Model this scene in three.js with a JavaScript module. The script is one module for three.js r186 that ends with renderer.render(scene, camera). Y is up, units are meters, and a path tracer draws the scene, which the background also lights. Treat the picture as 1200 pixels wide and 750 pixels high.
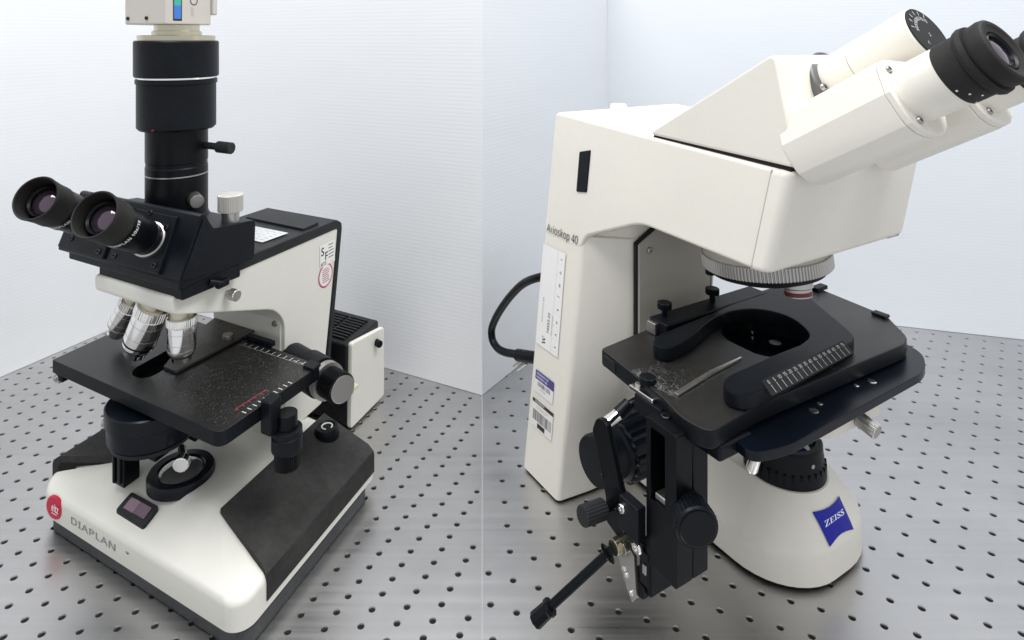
import * as THREE from 'three';
import { RoundedBoxGeometry } from 'three/addons/geometries/RoundedBoxGeometry.js';
import { mergeGeometries, mergeVertices } from 'three/addons/utils/BufferGeometryUtils.js';
import { RectAreaLightUniformsLib } from 'three/addons/lights/RectAreaLightUniformsLib.js';

// ---------------------------------------------------------------- camera, light, exposure
const scene = new THREE.Scene();
const FOCAL = 740, EYE = 0.55;
const camera = new THREE.PerspectiveCamera(2 * Math.atan(375 / FOCAL) * 180 / Math.PI, 1.6, 0.03, 60);
camera.position.set(0, EYE, 0);
camera.setViewOffset(1200, 750, 35, 330, 1200, 750);          // the lens is shifted down
camera.updateProjectionMatrix();
const renderer = new THREE.WebGLRenderer({ antialias: true });
renderer.setSize(1024, 640);
renderer.toneMapping = THREE.LinearToneMapping;
renderer.toneMappingExposure = 1.25;
renderer.shadowMap.enabled = true;
scene.background = new THREE.Color(0.54, 0.552, 0.572);          // the pale room around
RectAreaLightUniformsLib.init();
const LAMPS = [[-0.5, 1.7, -0.55, 0.5, 1.1, 8.5], [0.7, 1.7, -0.40, 0.5, 1.1, 8.5]];

// ---------------------------------------------------------------- helpers
let seed = 20240611;
const rnd = () => { seed = (seed + 0x6d2b79f5) | 0; let t = Math.imul(seed ^ (seed >>> 15), 1 | seed); t = (t + Math.imul(t ^ (t >>> 7), 61 | t)) ^ t; return ((t ^ (t >>> 14)) >>> 0) / 4294967296; };
const V3 = (x, y, z) => new THREE.Vector3(x, y, z);
const clamp = (x, a, b) => Math.min(b, Math.max(a, x)), smooth = (x, a, b) => { const t = clamp((x - a) / (b - a), 0, 1); return t * t * (3 - 2 * t); }, mix = (a, b, t) => a + (b - a) * t;
const used = {};
function numbered(n) { const k = used[n] = (used[n] ?? -1) + 1; return k ? n + '_' + String(k).padStart(3, '0') : n; }

function boxUV(g) {                                            // uv in metres, by the way each face points
  if (g.index) g = g.toNonIndexed();
  const p = g.attributes.position, n = p.count, uv = new Float32Array(n * 2), a = V3(), b = V3(), c = V3(), m = V3();
  for (let i = 0; i < n; i += 3) {
    a.fromBufferAttribute(p, i); b.fromBufferAttribute(p, i + 1); c.fromBufferAttribute(p, i + 2);
    m.copy(b).sub(a).cross(c.clone().sub(a));
    const x = Math.abs(m.x), y = Math.abs(m.y), z = Math.abs(m.z);
    for (let k = 0; k < 3; k++) {
      const q = k === 0 ? a : k === 1 ? b : c;
      uv[(i + k) * 2] = x > y && x > z ? q.z : q.x;
      uv[(i + k) * 2 + 1] = y >= x && y >= z ? q.z : q.y;
    }
  }
  g.setAttribute('uv', new THREE.BufferAttribute(uv, 2));
  return g;
}
function toCreasedNormals(g, crease) {                        // weighted by the area that faces each way, so that large faces stay flat beside their bevels
  if (g.index) g = g.toNonIndexed();
  const p = g.attributes.position, n = p.count, F = [], map = new Map(), area = new Map(), keys = [], a = V3(), b = V3(), c = V3(), cos = Math.cos(crease), N = new Float32Array(n * 3);
  const weight = (f) => Math.max(area.get(f[0]) ?? 0, area.get(f[3]) ?? 0);
  const key = (q) => Math.round(q.x * 4e5) + ',' + Math.round(q.y * 4e5) + ',' + Math.round(q.z * 4e5);
  for (let i = 0; i < n; i += 3) {
    a.fromBufferAttribute(p, i); b.fromBufferAttribute(p, i + 1); c.fromBufferAttribute(p, i + 2);
    const f = b.clone().sub(a).cross(c.clone().sub(a)), l = f.length(), u = l > 1e-14 ? f.clone().divideScalar(l) : V3(0, 0, 0), d = [u.x, u.y, u.z].map((x) => Math.round(x * 90) + 0).join(), e = 'f' + [u.x, u.y, u.z].map((x) => Math.floor(x * 90) + 0).join(); const thin = l < 0.006 * Math.max(a.distanceToSquared(b), b.distanceToSquared(c), c.distanceToSquared(a)); F.push([d, u, thin, e]); if (!thin) for (const k of [d, e]) area.set(k, (area.get(k) ?? 0) + l);
    for (const q of [a, b, c]) { const k = key(q); keys.push(k); if (!map.has(k)) map.set(k, []); map.get(k).push(i / 3); }
  }
  for (let i = 0; i < n; i++) {
    const [, u0, thin] = F[Math.floor(i / 3)], s = V3(); let u = u0;
    if (thin) { let best = 0; for (const j of map.get(keys[i])) { const w = weight(F[j]) * (F[j][1].dot(u0) > -0.5 ? 1 : 0.01); if (w > best) { best = w; u = F[j][1]; } } }
    for (const j of map.get(keys[i])) if (F[j][1].dot(u) > cos) s.addScaledVector(F[j][1], weight(F[j]));
    if (s.lengthSq() < 1e-30) s.copy(u);
    s.normalize().toArray(N, i * 3);
  }
  g.setAttribute('normal', new THREE.BufferAttribute(N, 3));
  return g;
}
const ready = (g, angle = 0.6) => boxUV(toCreasedNormals(g, angle));
const merge = (list) => mergeGeometries(list.map((g) => { g = g.index ? g.toNonIndexed() : g; for (const k of Object.keys(g.attributes)) if (!['position', 'normal', 'uv'].includes(k)) g.deleteAttribute(k); return g; }));

// plan axes of the object in work: k and m lean the depth axis a little
let K = 0, M = 1;
const P = (u, y, v) => V3(u + v * K, y, -v * M);
const lean = (g) => { const t = new THREE.Matrix4().set(1, 0, -K, 0, 0, 1, 0, 0, 0, 0, M, 0, 0, 0, 0, 1); return g.applyMatrix4(t); };

function part(name, geo, material, parent, label) {
  const o = new THREE.Mesh(Array.isArray(geo) ? merge(geo) : geo, material);
  o.name = name; o.castShadow = o.receiveShadow = true;
  if (label) o.userData.label = label;
  parent.add(o);
  return o;
}
function group(name, parent) { const o = new THREE.Group(); o.name = name; parent.add(o); return o; }
function tag(o, label, category, grp) { o.userData.label = label; o.userData.category = category; if (grp) o.userData.group = grp; return o; }

// a body of revolution from point a towards point b; profile is [[radius, share of length], ...]
function turned(a, b, profile, seg = 48, crease = 0.5) {
  const d = b.clone().sub(a), L = d.length(), pts = profile.map(([r, t]) => new THREE.Vector2(Math.max(r, 1e-5), t * L));
  let g = new THREE.LatheGeometry(pts, seg);
  g.deleteAttribute('uv'); g.deleteAttribute('normal');
  g = toCreasedNormals(g, crease);
  g = boxUV(g);
  g.applyQuaternion(new THREE.Quaternion().setFromUnitVectors(V3(0, 1, 0), d.normalize()));
  return g.translate(a.x, a.y, a.z);
}
function rod(a, b, r, r2 = r, bev = 0.12, seg = 40) {
  const L = a.distanceTo(b), e = Math.min(r, r2) * bev, t = Math.min(e / L, 0.4);
  return turned(a, b, [[0, 0], [r - e, 0], [r - e * 0.3, t * 0.3], [r, t], [r2, 1 - t], [r2 - e * 0.3, 1 - t * 0.3], [r2 - e, 1], [0, 1]], seg);
}
function pipe(a, b, r, inner, seg = 48) {
  return turned(a, b, [[inner, 0], [r * 0.985, 0], [r, 0.03], [r, 0.97], [r * 0.985, 1], [inner, 1], [inner, 0]], seg);
}
function knurled(a, b, r, n, depth = 0.06, bev = 0.0006) {     // a cylinder with ridges along its axis
  const d = b.clone().sub(a), L = d.length(), s = new THREE.Shape();
  for (let i = 0; i < n; i++) {
    const t = (i / n) * 2 * Math.PI, w = (2 * Math.PI) / n, q = (f, rr) => [Math.cos(t + w * f) * rr, Math.sin(t + w * f) * rr];
    for (const [f, rr] of [[0, r * (1 - depth)], [0.25, r], [0.6, r], [0.85, r * (1 - depth)]]) { const c = q(f, rr); i + f === 0 ? s.moveTo(...c) : s.lineTo(...c); }
  }
  let g = new THREE.ExtrudeGeometry(s, { depth: L - 2 * bev, bevelEnabled: true, bevelThickness: bev, bevelSize: bev, bevelOffset: -bev, bevelSegments: 1 });
  g.translate(0, 0, bev);
  g = ready(g, 0.4);
  g.applyQuaternion(new THREE.Quaternion().setFromUnitVectors(V3(0, 0, 1), d.normalize()));
  return g.translate(a.x, a.y, a.z);
}
function rounded(pts, r = 0) {                                 // polygon with rounded corners; a point may carry its own radius
  const s = new THREE.Shape(), n = pts.length;
  pts.forEach((p, i) => {
    const a = pts[(i + n - 1) % n], b = pts[(i + 1) % n], rr = p[2] ?? r;
    const da = [a[0] - p[0], a[1] - p[1]], db = [b[0] - p[0], b[1] - p[1]], la = Math.hypot(...da), lb = Math.hypot(...db), k = Math.min(rr, la * 0.48, lb * 0.48);
    const A = [p[0] + (da[0] / la) * k, p[1] + (da[1] / la) * k], B = [p[0] + (db[0] / lb) * k, p[1] + (db[1] / lb) * k];
    i ? s.lineTo(...A) : s.moveTo(...A);
    if (k > 1e-6) s.quadraticCurveTo(p[0], p[1], ...B);
  });
  return s;
}
const SWAP = { u: new THREE.Matrix4().set(0, 0, 1, 0, 0, 1, 0, 0, -1, 0, 0, 0, 0, 0, 0, 1), v: new THREE.Matrix4(), y: new THREE.Matrix4().set(1, 0, 0, 0, 0, 0, 1, 0, 0, -1, 0, 0, 0, 0, 0, 1) };
// extrude a polygon: axis 'u' takes (v, y), axis 'v' takes (u, y), axis 'y' takes (u, v)
function ext(shape, axis, c0, c1, bev = 0.0015, warp, curve = 6) {
  if (Array.isArray(shape)) shape = rounded(shape, bev * 2.2);
  let g = new THREE.ExtrudeGeometry(shape, { depth: c1 - c0 - 2 * bev, bevelEnabled: bev > 0, bevelThickness: bev, bevelSize: bev, bevelOffset: -bev, bevelSegments: bev > 0.003 ? 4 : 2, curveSegments: curve });
  g.translate(0, 0, axis === 'v' ? -c1 + bev : c0 + bev);
  g.applyMatrix4(SWAP[axis]);
  if (warp) { const p = g.attributes.position; for (let i = 0; i < p.count; i++) { const [a, b, c] = warp(p.getX(i), p.getY(i), -p.getZ(i)); p.setXYZ(i, a, b, -c); } }
  g.deleteAttribute('uv'); g.deleteAttribute('normal');
  return ready(lean(g), bev > 0.003 ? 0.75 : 0.6);
}
function splitTop(g) {                                         // [faces that look up, all the others]
  const p = g.attributes.position, n = g.attributes.normal, uv = g.attributes.uv, out = [[], []], a = V3(), b = V3(), c = V3();
  for (let i = 0; i < p.count; i += 3) { a.fromBufferAttribute(p, i); b.fromBufferAttribute(p, i + 1); c.fromBufferAttribute(p, i + 2); const f = b.clone().sub(a).cross(c.clone().sub(a)); out[f.y > 0.6 * f.length() ? 0 : 1].push(i, i + 1, i + 2); }
  return out.map((list) => { const q = new THREE.BufferGeometry(); for (const [k, at] of [['position', p], ['normal', n], ['uv', uv]]) { const s = at.itemSize, d = new Float32Array(list.length * s); list.forEach((i, j) => { for (let e = 0; e < s; e++) d[j * s + e] = at.array[i * s + e]; }); q.setAttribute(k, new THREE.BufferAttribute(d, s)); } return q; });
}
function box(u0, u1, y0, y1, v0, v1, r = 0.0015) {
  const g = new RoundedBoxGeometry(u1 - u0, y1 - y0, v1 - v0, 2, Math.min(r, (u1 - u0) * 0.45, (y1 - y0) * 0.45, (v1 - v0) * 0.45));
  g.translate((u0 + u1) / 2, (y0 + y1) / 2, -(v0 + v1) / 2);
  return boxUV(lean(g));
}
// a skin over rings of equal length; rings are lists of [u, y, v]
function loft(rings, { crease = 0.7, capA = true, capB = true, closed = true } = {}) {
  const n = rings[0].length, pos = [], tri = (a, b, c) => pos.push(...a, ...b, ...c), at = (q) => { const w = P(...q); return [w.x, w.y, w.z]; };
  const R = rings.map((r) => r.map(at));
  for (let j = 0; j + 1 < R.length; j++) for (let i = 0; i < n - (closed ? 0 : 1); i++) {
    const k = (i + 1) % n, a = R[j][i], b = R[j][k], c = R[j + 1][k], d = R[j + 1][i];
    tri(a, b, c); tri(a, c, d);
  }
  const cap = (r, flip) => { const m = r.reduce((s, q) => [s[0] + q[0] / n, s[1] + q[1] / n, s[2] + q[2] / n], [0, 0, 0]); for (let i = 0; i < n; i++) { const k = (i + 1) % n; flip ? tri(m, r[k], r[i]) : tri(m, r[i], r[k]); } };
  if (capA) cap(R[0], true);
  if (capB) cap(R[R.length - 1], false);
  const g = new THREE.BufferGeometry();
  g.setAttribute('position', new THREE.Float32BufferAttribute(pos, 3));
  return ready(g, crease);
}
function outline(u0, u1, v0, v1, radii, seg = 8) {            // rounded rectangle seen from above, counter-clockwise from the front left
  const [a, b, c, d] = Array.isArray(radii) ? radii : [radii, radii, radii, radii], o = [];
  const arc = (cu, cv, r, t0) => { for (let i = 0; i <= seg; i++) { const t = t0 + (i / seg) * Math.PI / 2; o.push([cu + Math.cos(t) * r, cv + Math.sin(t) * r]); } };
  arc(u0 + a, v0 + a, a, Math.PI); arc(u1 - b, v0 + b, b, 1.5 * Math.PI); arc(u1 - c, v1 - c, c, 0); arc(u0 + d, v1 - d, d, 0.5 * Math.PI);
  return o;
}

// ---------------------------------------------------------------- textures and materials
function noiseField(w, h, cells, octaves, sx = 1, sy = 1) {    // tiling value noise
  const out = new Float32Array(w * h); let amp = 1, sum = 0;
  for (let o = 0; o < octaves; o++) {
    const cx = Math.max(1, Math.round(cells * sx * 2 ** o)), cy = Math.max(1, Math.round(cells * sy * 2 ** o)), g = new Float32Array(cx * cy).map(() => rnd());
    for (let y = 0; y < h; y++) for (let x = 0; x < w; x++) {
      const fx = (x / w) * cx, fy = (y / h) * cy, ix = Math.floor(fx), iy = Math.floor(fy), s = smooth(fx - ix, 0, 1), t = smooth(fy - iy, 0, 1);
      const q = (a, b) => g[((b + cy) % cy) * cx + ((a + cx) % cx)];
      out[y * w + x] += amp * mix(mix(q(ix, iy), q(ix + 1, iy), s), mix(q(ix, iy + 1), q(ix + 1, iy + 1), s), t);
    }
    sum += amp; amp *= 0.55;
  }
  return out.map((x) => x / sum);
}
function dataTex(w, h, f, metres, srgb = false) {
  const d = new Uint8Array(w * h * 4);
  for (let i = 0; i < w * h; i++) { const c = f(i % w, Math.floor(i / w), i); for (let k = 0; k < 3; k++) d[i * 4 + k] = clamp(Array.isArray(c) ? c[k] : c, 0, 1) * 255; d[i * 4 + 3] = 255; }
  const t = new THREE.DataTexture(d, w, h); t.wrapS = t.wrapT = THREE.RepeatWrapping; t.magFilter = THREE.LinearFilter; t.repeat.set(1 / metres, 1 / metres);
  if (srgb) t.colorSpace = THREE.SRGBColorSpace;
  t.needsUpdate = true; return t;
}
const nA = noiseField(256, 256, 4, 5), nB = noiseField(256, 256, 40, 3), nC = noiseField(512, 512, 5, 5), nS = noiseField(512, 512, 2, 4, 1, 64), nF = noiseField(256, 256, 90, 2);
const grainBump = dataTex(256, 256, (x, y, i) => nF[i] * 0.7 + nB[i] * 0.3, 0.09);
const peelBump = dataTex(256, 256, (x, y, i) => nB[i], 0.11);
const smudge = dataTex(256, 256, (x, y, i) => 0.36 + 0.3 * nA[i] + 0.06 * nB[i], 0.23);
const paintTone = dataTex(256, 256, (x, y, i) => { const k = 0.955 + 0.06 * (nA[i] - 0.5) + 0.02 * (nB[i] - 0.5); return [k, k, k - 0.004]; }, 0.31);
const speckTone = (() => { const s = new Float32Array(256 * 256); for (let i = 0; i < 900; i++) s[Math.floor(rnd() * 65536)] = rnd(); return dataTex(256, 256, (x, y, i) => clamp(0.42 + 0.5 * (nA[i] - 0.5) + 0.25 * nB[i] + s[i] * 0.5, 0, 1), 0.17); })();
const scratch = (() => {
  const c = document.createElement('canvas'); c.width = c.height = 1024; const x = c.getContext('2d');
  x.fillStyle = '#808080'; x.fillRect(0, 0, 1024, 1024);
  for (let i = 0; i < 420; i++) { const a = rnd() * 1024, b = rnd() * 1024, l = 20 + rnd() * 160, t = rnd() * 6.3; x.strokeStyle = `rgba(${rnd() < 0.5 ? '255,255,255' : '40,40,40'},${0.04 + rnd() * 0.16})`; x.lineWidth = 0.6 + rnd() * 0.7; x.beginPath(); x.moveTo(a, b); x.quadraticCurveTo(a + Math.cos(t) * l * 0.5 + rnd() * 20, b + Math.sin(t) * l * 0.5 + rnd() * 20, a + Math.cos(t) * l, b + Math.sin(t) * l); x.stroke(); }
  const px = x.getImageData(0, 0, 1024, 1024).data; return (u, v) => px[((v & 1023) * 1024 + (u & 1023)) * 4] / 255 - 0.5;
})();
const steelRough = dataTex(1024, 1024, (x, y) => 0.35 + 0.14 * (nC[(y >> 1) * 512 + (x >> 1)] - 0.5) + 0.16 * (nS[(y >> 1) * 512 + (x >> 1)] - 0.5) + 0.30 * scratch(x, y), 0.5);
const steelTone = dataTex(1024, 1024, (x, y) => { const k = 0.86 + 0.16 * (nC[(y >> 1) * 512 + (x >> 1)] - 0.5) + 0.10 * (nS[(y >> 1) * 512 + (x >> 1)] - 0.5) + 0.22 * scratch(x, y); return [k, k * 0.995, k * 0.99]; }, 0.5);
const ribBump = (() => { const t = dataTex(8, 64, (x, y) => 0.5 + 0.5 * Math.cos((y / 64) * 2 * Math.PI), 1); t.repeat.set(1, 1 / 0.0064); return t; })();
const ribTone = (() => { const w = 16, t = dataTex(256, 512, (x, y) => { const k = 0.966 + 0.008 * Math.cos((y / w) * 2 * Math.PI) + 0.03 * (nC[y * 512 + x * 2] - 0.5); return [k, k * 1.0, k * 1.0]; }, 1); t.repeat.set(1 / 0.7, 1 / (0.0064 * 32)); return t; })();

const std = (o) => new THREE.MeshStandardMaterial(o), phys = (o) => new THREE.MeshPhysicalMaterial(o);
const lin = (r, g, b) => new THREE.Color().setRGB(r, g, b);
const MAT = {
  cream: phys({ name: 'cream_paint', color: lin(0.77, 0.755, 0.69), map: paintTone, roughness: 0.42, bumpMap: peelBump, bumpScale: 0.00006, clearcoat: 0.15, clearcoatRoughness: 0.3 }),
  ivory: phys({ name: 'ivory_paint', color: lin(0.83, 0.795, 0.715), map: paintTone, roughness: 0.4, bumpMap: peelBump, bumpScale: 0.00007, clearcoat: 0.15, clearcoatRoughness: 0.3 }),
  beige: std({ name: 'beige_metal', color: lin(0.50, 0.47, 0.41), map: paintTone, roughness: 0.5 }),
  blackCrinkle: phys({ name: 'grained_black_paint', specularIntensity: 0.5, color: lin(0.058, 0.0565, 0.054), map: speckTone, roughness: 0.72, bumpMap: grainBump, bumpScale: 0.0003 }),
  blackPaint: phys({ name: 'black_paint', specularIntensity: 0.38, color: lin(0.0075, 0.0105, 0.0155), map: speckTone, roughness: 0.42, roughnessMap: null, bumpMap: peelBump, bumpScale: 0.00005 }),
  blackAnodised: phys({ name: 'black_anodised_metal', specularIntensity: 0.38, color: lin(0.0045, 0.006, 0.009), map: speckTone, roughness: 0.36 }),
  blueBlack: phys({ name: 'blue_black_lacquer', specularIntensity: 0.4, color: lin(0.004, 0.0075, 0.0155), map: speckTone, roughness: 0.3, clearcoat: 0.12, clearcoatRoughness: 0.2 }),
  darkGrey: phys({ name: 'dark_grey_paint', specularIntensity: 0.5, color: lin(0.028, 0.030, 0.033), map: speckTone, roughness: 0.5 }),
  plinth: std({ name: 'grey_plinth_paint', color: lin(0.075, 0.08, 0.085), map: speckTone, roughness: 0.55 }),
  rubber: phys({ name: 'black_rubber', specularIntensity: 0.55, color: lin(0.028, 0.027, 0.025), map: speckTone, roughness: 0.65 }),
  stageBlack: phys({ name: 'worn_black_stage', specularIntensity: 0.8, color: lin(0.034, 0.0325, 0.031), map: speckTone, roughness: 0.40 }),
  chrome: std({ name: 'satin_chrome', color: lin(0.96, 0.95, 0.93), metalness: 1, roughness: 0.13 }),
  steel: std({ name: 'dull_steel', color: lin(0.5, 0.49, 0.47), metalness: 1, roughness: 0.38 }),
  brass: std({ name: 'nickel_brass', color: lin(0.58, 0.54, 0.42), metalness: 1, roughness: 0.3 }),
  table: std({ name: 'brushed_steel_plate', color: lin(0.63, 0.625, 0.625), map: steelTone, metalness: 1, roughness: 1, roughnessMap: steelRough }),
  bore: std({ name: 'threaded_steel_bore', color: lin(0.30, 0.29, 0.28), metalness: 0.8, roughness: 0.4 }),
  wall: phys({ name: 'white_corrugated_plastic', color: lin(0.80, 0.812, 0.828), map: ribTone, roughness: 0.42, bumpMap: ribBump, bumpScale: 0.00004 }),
  wallShade: phys({ name: 'shade_tinted_plastic', color: lin(0.715, 0.745, 0.785), map: ribTone, roughness: 0.42, bumpMap: ribBump, bumpScale: 0.00004 }),  // same white plastic, with the bluish shade of the right bay put into its colour
  stageTop: phys({ name: 'dusty_black_stage', specularIntensity: 0.9, color: lin(0.017, 0.017, 0.0175), map: speckTone, roughness: 0.36 }),
  glass: phys({ name: 'dark_coated_glass', color: lin(0.10, 0.065, 0.095), metalness: 0.7, roughness: 0.06, clearcoat: 1, clearcoatRoughness: 0.02 }),
  clearGlass: phys({ name: 'clear_glass', color: lin(1, 1, 1), roughness: 0.02, transmission: 1, thickness: 0.01, ior: 1.5 }),
  lensGlass: phys({ name: 'field_lens_glass', color: lin(0.12, 0.12, 0.118), roughness: 0.05, metalness: 0.0, clearcoat: 1, clearcoatRoughness: 0.02 }),
  gapShade: std({ name: 'gap_shade_black', color: lin(0.006, 0.006, 0.007), roughness: 0.9 }),  // near-black standing in for the shade inside gaps and slots
  screw: std({ name: 'screw_metal', color: lin(0.42, 0.41, 0.4), metalness: 1, roughness: 0.3 }),
  blackScrew: std({ name: 'black_screw', color: lin(0.008, 0.008, 0.009), roughness: 0.35 }),
  white: std({ name: 'white_print', color: lin(0.75, 0.75, 0.73), roughness: 0.6 }),
  violetA: phys({ name: 'pale_violet_window', color: lin(0.17, 0.075, 0.125), roughness: 0.15, clearcoat: 0.6 }),
  violetB: phys({ name: 'dark_violet_window', color: lin(0.06, 0.008, 0.038), roughness: 0.15, clearcoat: 0.6 }),
  red: std({ name: 'red_band', color: lin(0.16, 0.01, 0.02), roughness: 0.4 }),
  camera: std({ name: 'grey_beige_enamel', color: lin(0.60, 0.56, 0.51), map: paintTone, roughness: 0.45 }),
  socket: std({ name: 'pale_plastic', color: lin(0.62, 0.58, 0.42), roughness: 0.5 }),
};

// flat print on a thin sheet; draw gets the canvas context and its size
function print(w, h, px, draw, rough = 0.5) {
  const c = document.createElement('canvas'); c.width = px; c.height = Math.max(8, Math.round(px * h / w));
  draw(c.getContext('2d'), c.width, c.height);
  const t = new THREE.CanvasTexture(c); t.colorSpace = THREE.SRGBColorSpace;
  return { g: new THREE.PlaneGeometry(w, h), m: std({ name: 'printed_ink', map: t, transparent: true, roughness: rough }) };
}
// place a sheet: centre, the direction its text runs, and its up direction
function decal(name, parent, sheet, centre, along, up, label) {
  const x = along.clone().normalize(), z = x.clone().cross(up).normalize(), y = z.clone().cross(x);
  sheet.g.applyMatrix4(new THREE.Matrix4().makeBasis(x, y, z).setPosition(centre));
  return part(name, sheet.g, sheet.m, parent, label);
}
const lines = (x, list, col, w) => { x.strokeStyle = col; x.lineWidth = w; for (const [a, b, c, d] of list) { x.beginPath(); x.moveTo(a, b); x.lineTo(c, d); x.stroke(); } };

// a screw head with a slot
function screw(parent, at, dir, r, name = 'screw', m = MAT.screw) {
  const d = dir.clone().normalize(), end = at.clone().addScaledVector(d, r * 0.7);
  const o = part(name, turned(at, end, [[0, 0], [r, 0], [r, 0.55], [r * 0.85, 1], [r * 0.42, 1], [r * 0.42, 0.3], [0, 0.3]], 16), m, parent);
  return o;
}

// ---------------------------------------------------------------- the setting: table, wall panels, lamps
const struct = (name, g, m) => { const o = part(name, g, m, scene); o.userData.kind = 'structure'; return o; };
function holedPlate(x0, x1, d0, d1, A, B, O, inside) {         // a steel plate with a lattice of countersunk bores
  const s = new THREE.Shape([[x0, d0], [x1, d0], [x1, d1], [x0, d1]].map((q) => new THREE.Vector2(...q))), spots = [], N = 12, R = 0.0035, r = 0.0030;
  for (let i = -60; i < 60; i++) for (let j = -60; j < 60; j++) {
    const x = O[0] + i * A[0] + j * B[0], d = O[1] + i * A[1] + j * B[1];
    if (x > x0 + 0.006 && x < x1 - 0.006 && d > d0 && d < d1 && inside(x, d)) spots.push([x, d]);
  }
  const ring = (x, d, rr) => [...Array(N)].map((_, k) => [x + Math.cos(k / N * 6.28319) * rr, d + Math.sin(k / N * 6.28319) * rr]);
  for (const [x, d] of spots) s.holes.push(new THREE.Path(ring(x, d, R).reverse().map((q) => new THREE.Vector2(...q))));
  const top = new THREE.ShapeGeometry(s); top.rotateX(-Math.PI / 2);
  const pos = [], cone = [], quad = (out, a, ya, b, yb) => { for (let k = 0; k < N; k++) { const n = (k + 1) % N; const q = [[a[k], ya], [a[n], ya], [b[n], yb], [a[k], ya], [b[n], yb], [b[k], yb]]; for (const [p, y] of q) out.push(p[0], y, -p[1]); } };
  for (const [x, d] of spots) {
    quad(cone, ring(x, d, R), 0, ring(x, d, r), -0.0011);
    quad(pos, ring(x, d, r), -0.0011, ring(x, d, r), -0.012);
    quad(pos, ring(x, d, r), -0.012, ring(x, d, 0.0001), -0.0125);
  }
  const geo = (p) => { const g = new THREE.BufferGeometry(); g.setAttribute('position', new THREE.Float32BufferAttribute(p, 3)); g.computeVertexNormals(); return g; };
  const under = new THREE.BoxGeometry(x1 - x0, 0.03, d1 - d0).translate((x0 + x1) / 2, -0.029, -(d0 + d1) / 2);
  return { top: merge([boxUV(top), boxUV(geo(cone)), boxUV(under)]), bores: boxUV(geo(pos)) };
}
const inLeft = (x, d) => d < 0.985 - x * 0.505 && x > -0.80 * d - 0.12 && d > 0.44;
const inRight = (x, d) => d < Math.min(0.985 + x * 1.4286, 1.45 - x * 0.286) && x < 0.90 * d + 0.08 && d > 0.44;
{
  const a = holedPlate(-1.25, -0.0003, 0.40, 1.50, [0.02602, -0.01448], [-0.00736, -0.01729], [-0.13603, 0.68897], inLeft);
  const b = holedPlate(0.0003, 1.55, 0.40, 1.50, [0.02485, -0.00875], [-0.02323, -0.0274], [0.61486, 0.72012], inRight);
  const l = struct('optical_table_plate', a.top, MAT.table), r = struct('optical_table_plate_001', b.top, MAT.table);
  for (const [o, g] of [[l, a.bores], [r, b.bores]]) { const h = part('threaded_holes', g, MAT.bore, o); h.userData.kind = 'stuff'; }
}
function wallPanel(a, b, label, m = MAT.wall) {                              // a sheet of corrugated plastic standing on the table, its face on the line a-b
  const dx = b[0] - a[0], dd = b[1] - a[1], L = Math.hypot(dx, dd), t = 0.004, h = 0.74;
  const g = new THREE.BoxGeometry(L, h, t).translate(L / 2, h / 2 + 0.0006, -t / 2);
  const o = part(numbered('wall_panel'), boxUV(g), m, scene);
  o.position.set(a[0], 0, -a[1]); o.rotation.y = Math.atan2(dd, dx);
  return tag(o, label, 'wall panel');
}
wallPanel([-0.95, 0.671], [-0.652, 1.2955], 'white ribbed plastic panel at far left behind the black eyepieces');
wallPanel([-0.65, 1.30], [0, 0.972], 'widest white ribbed plastic panel, behind the lamp housing of the cream microscope');
wallPanel([0, 0.972], [0.2667, 1.353], 'narrow white ribbed panel with painted shade behind the black cable loop', MAT.wallShade);
wallPanel([0.2695, 1.357], [1.42, 1.028], 'white ribbed plastic panel at right behind the ivory binocular tubes', MAT.wallShade);

LAMPS.forEach(([x, y, z, w, d, power], i) => {
  const o = group(numbered('ceiling_light'), scene); o.position.set(x, y, z);
  tag(o, i ? 'flat white lamp above the ivory microscope, outside the picture' : 'flat white lamp above the cream microscope, outside the picture', 'ceiling light', 'lamps above the table');
  part('housing', new RoundedBoxGeometry(w + 0.04, 0.05, d + 0.04, 2, 0.008).translate(0, 0.03, 0), MAT.white, o);
  part('diffuser', new THREE.PlaneGeometry(w, d).rotateX(Math.PI / 2), std({ name: 'glowing_diffuser', color: 0xffffff, emissive: lin(0.96, 0.98, 1), emissiveIntensity: 1.2 }), o);
  const l = new THREE.RectAreaLight(new THREE.Color().setRGB(0.985, 0.992, 1), power, w, d);
  l.position.set(x, y - 0.004, z); l.lookAt(x, y - 1, z); scene.add(l);
});

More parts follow.
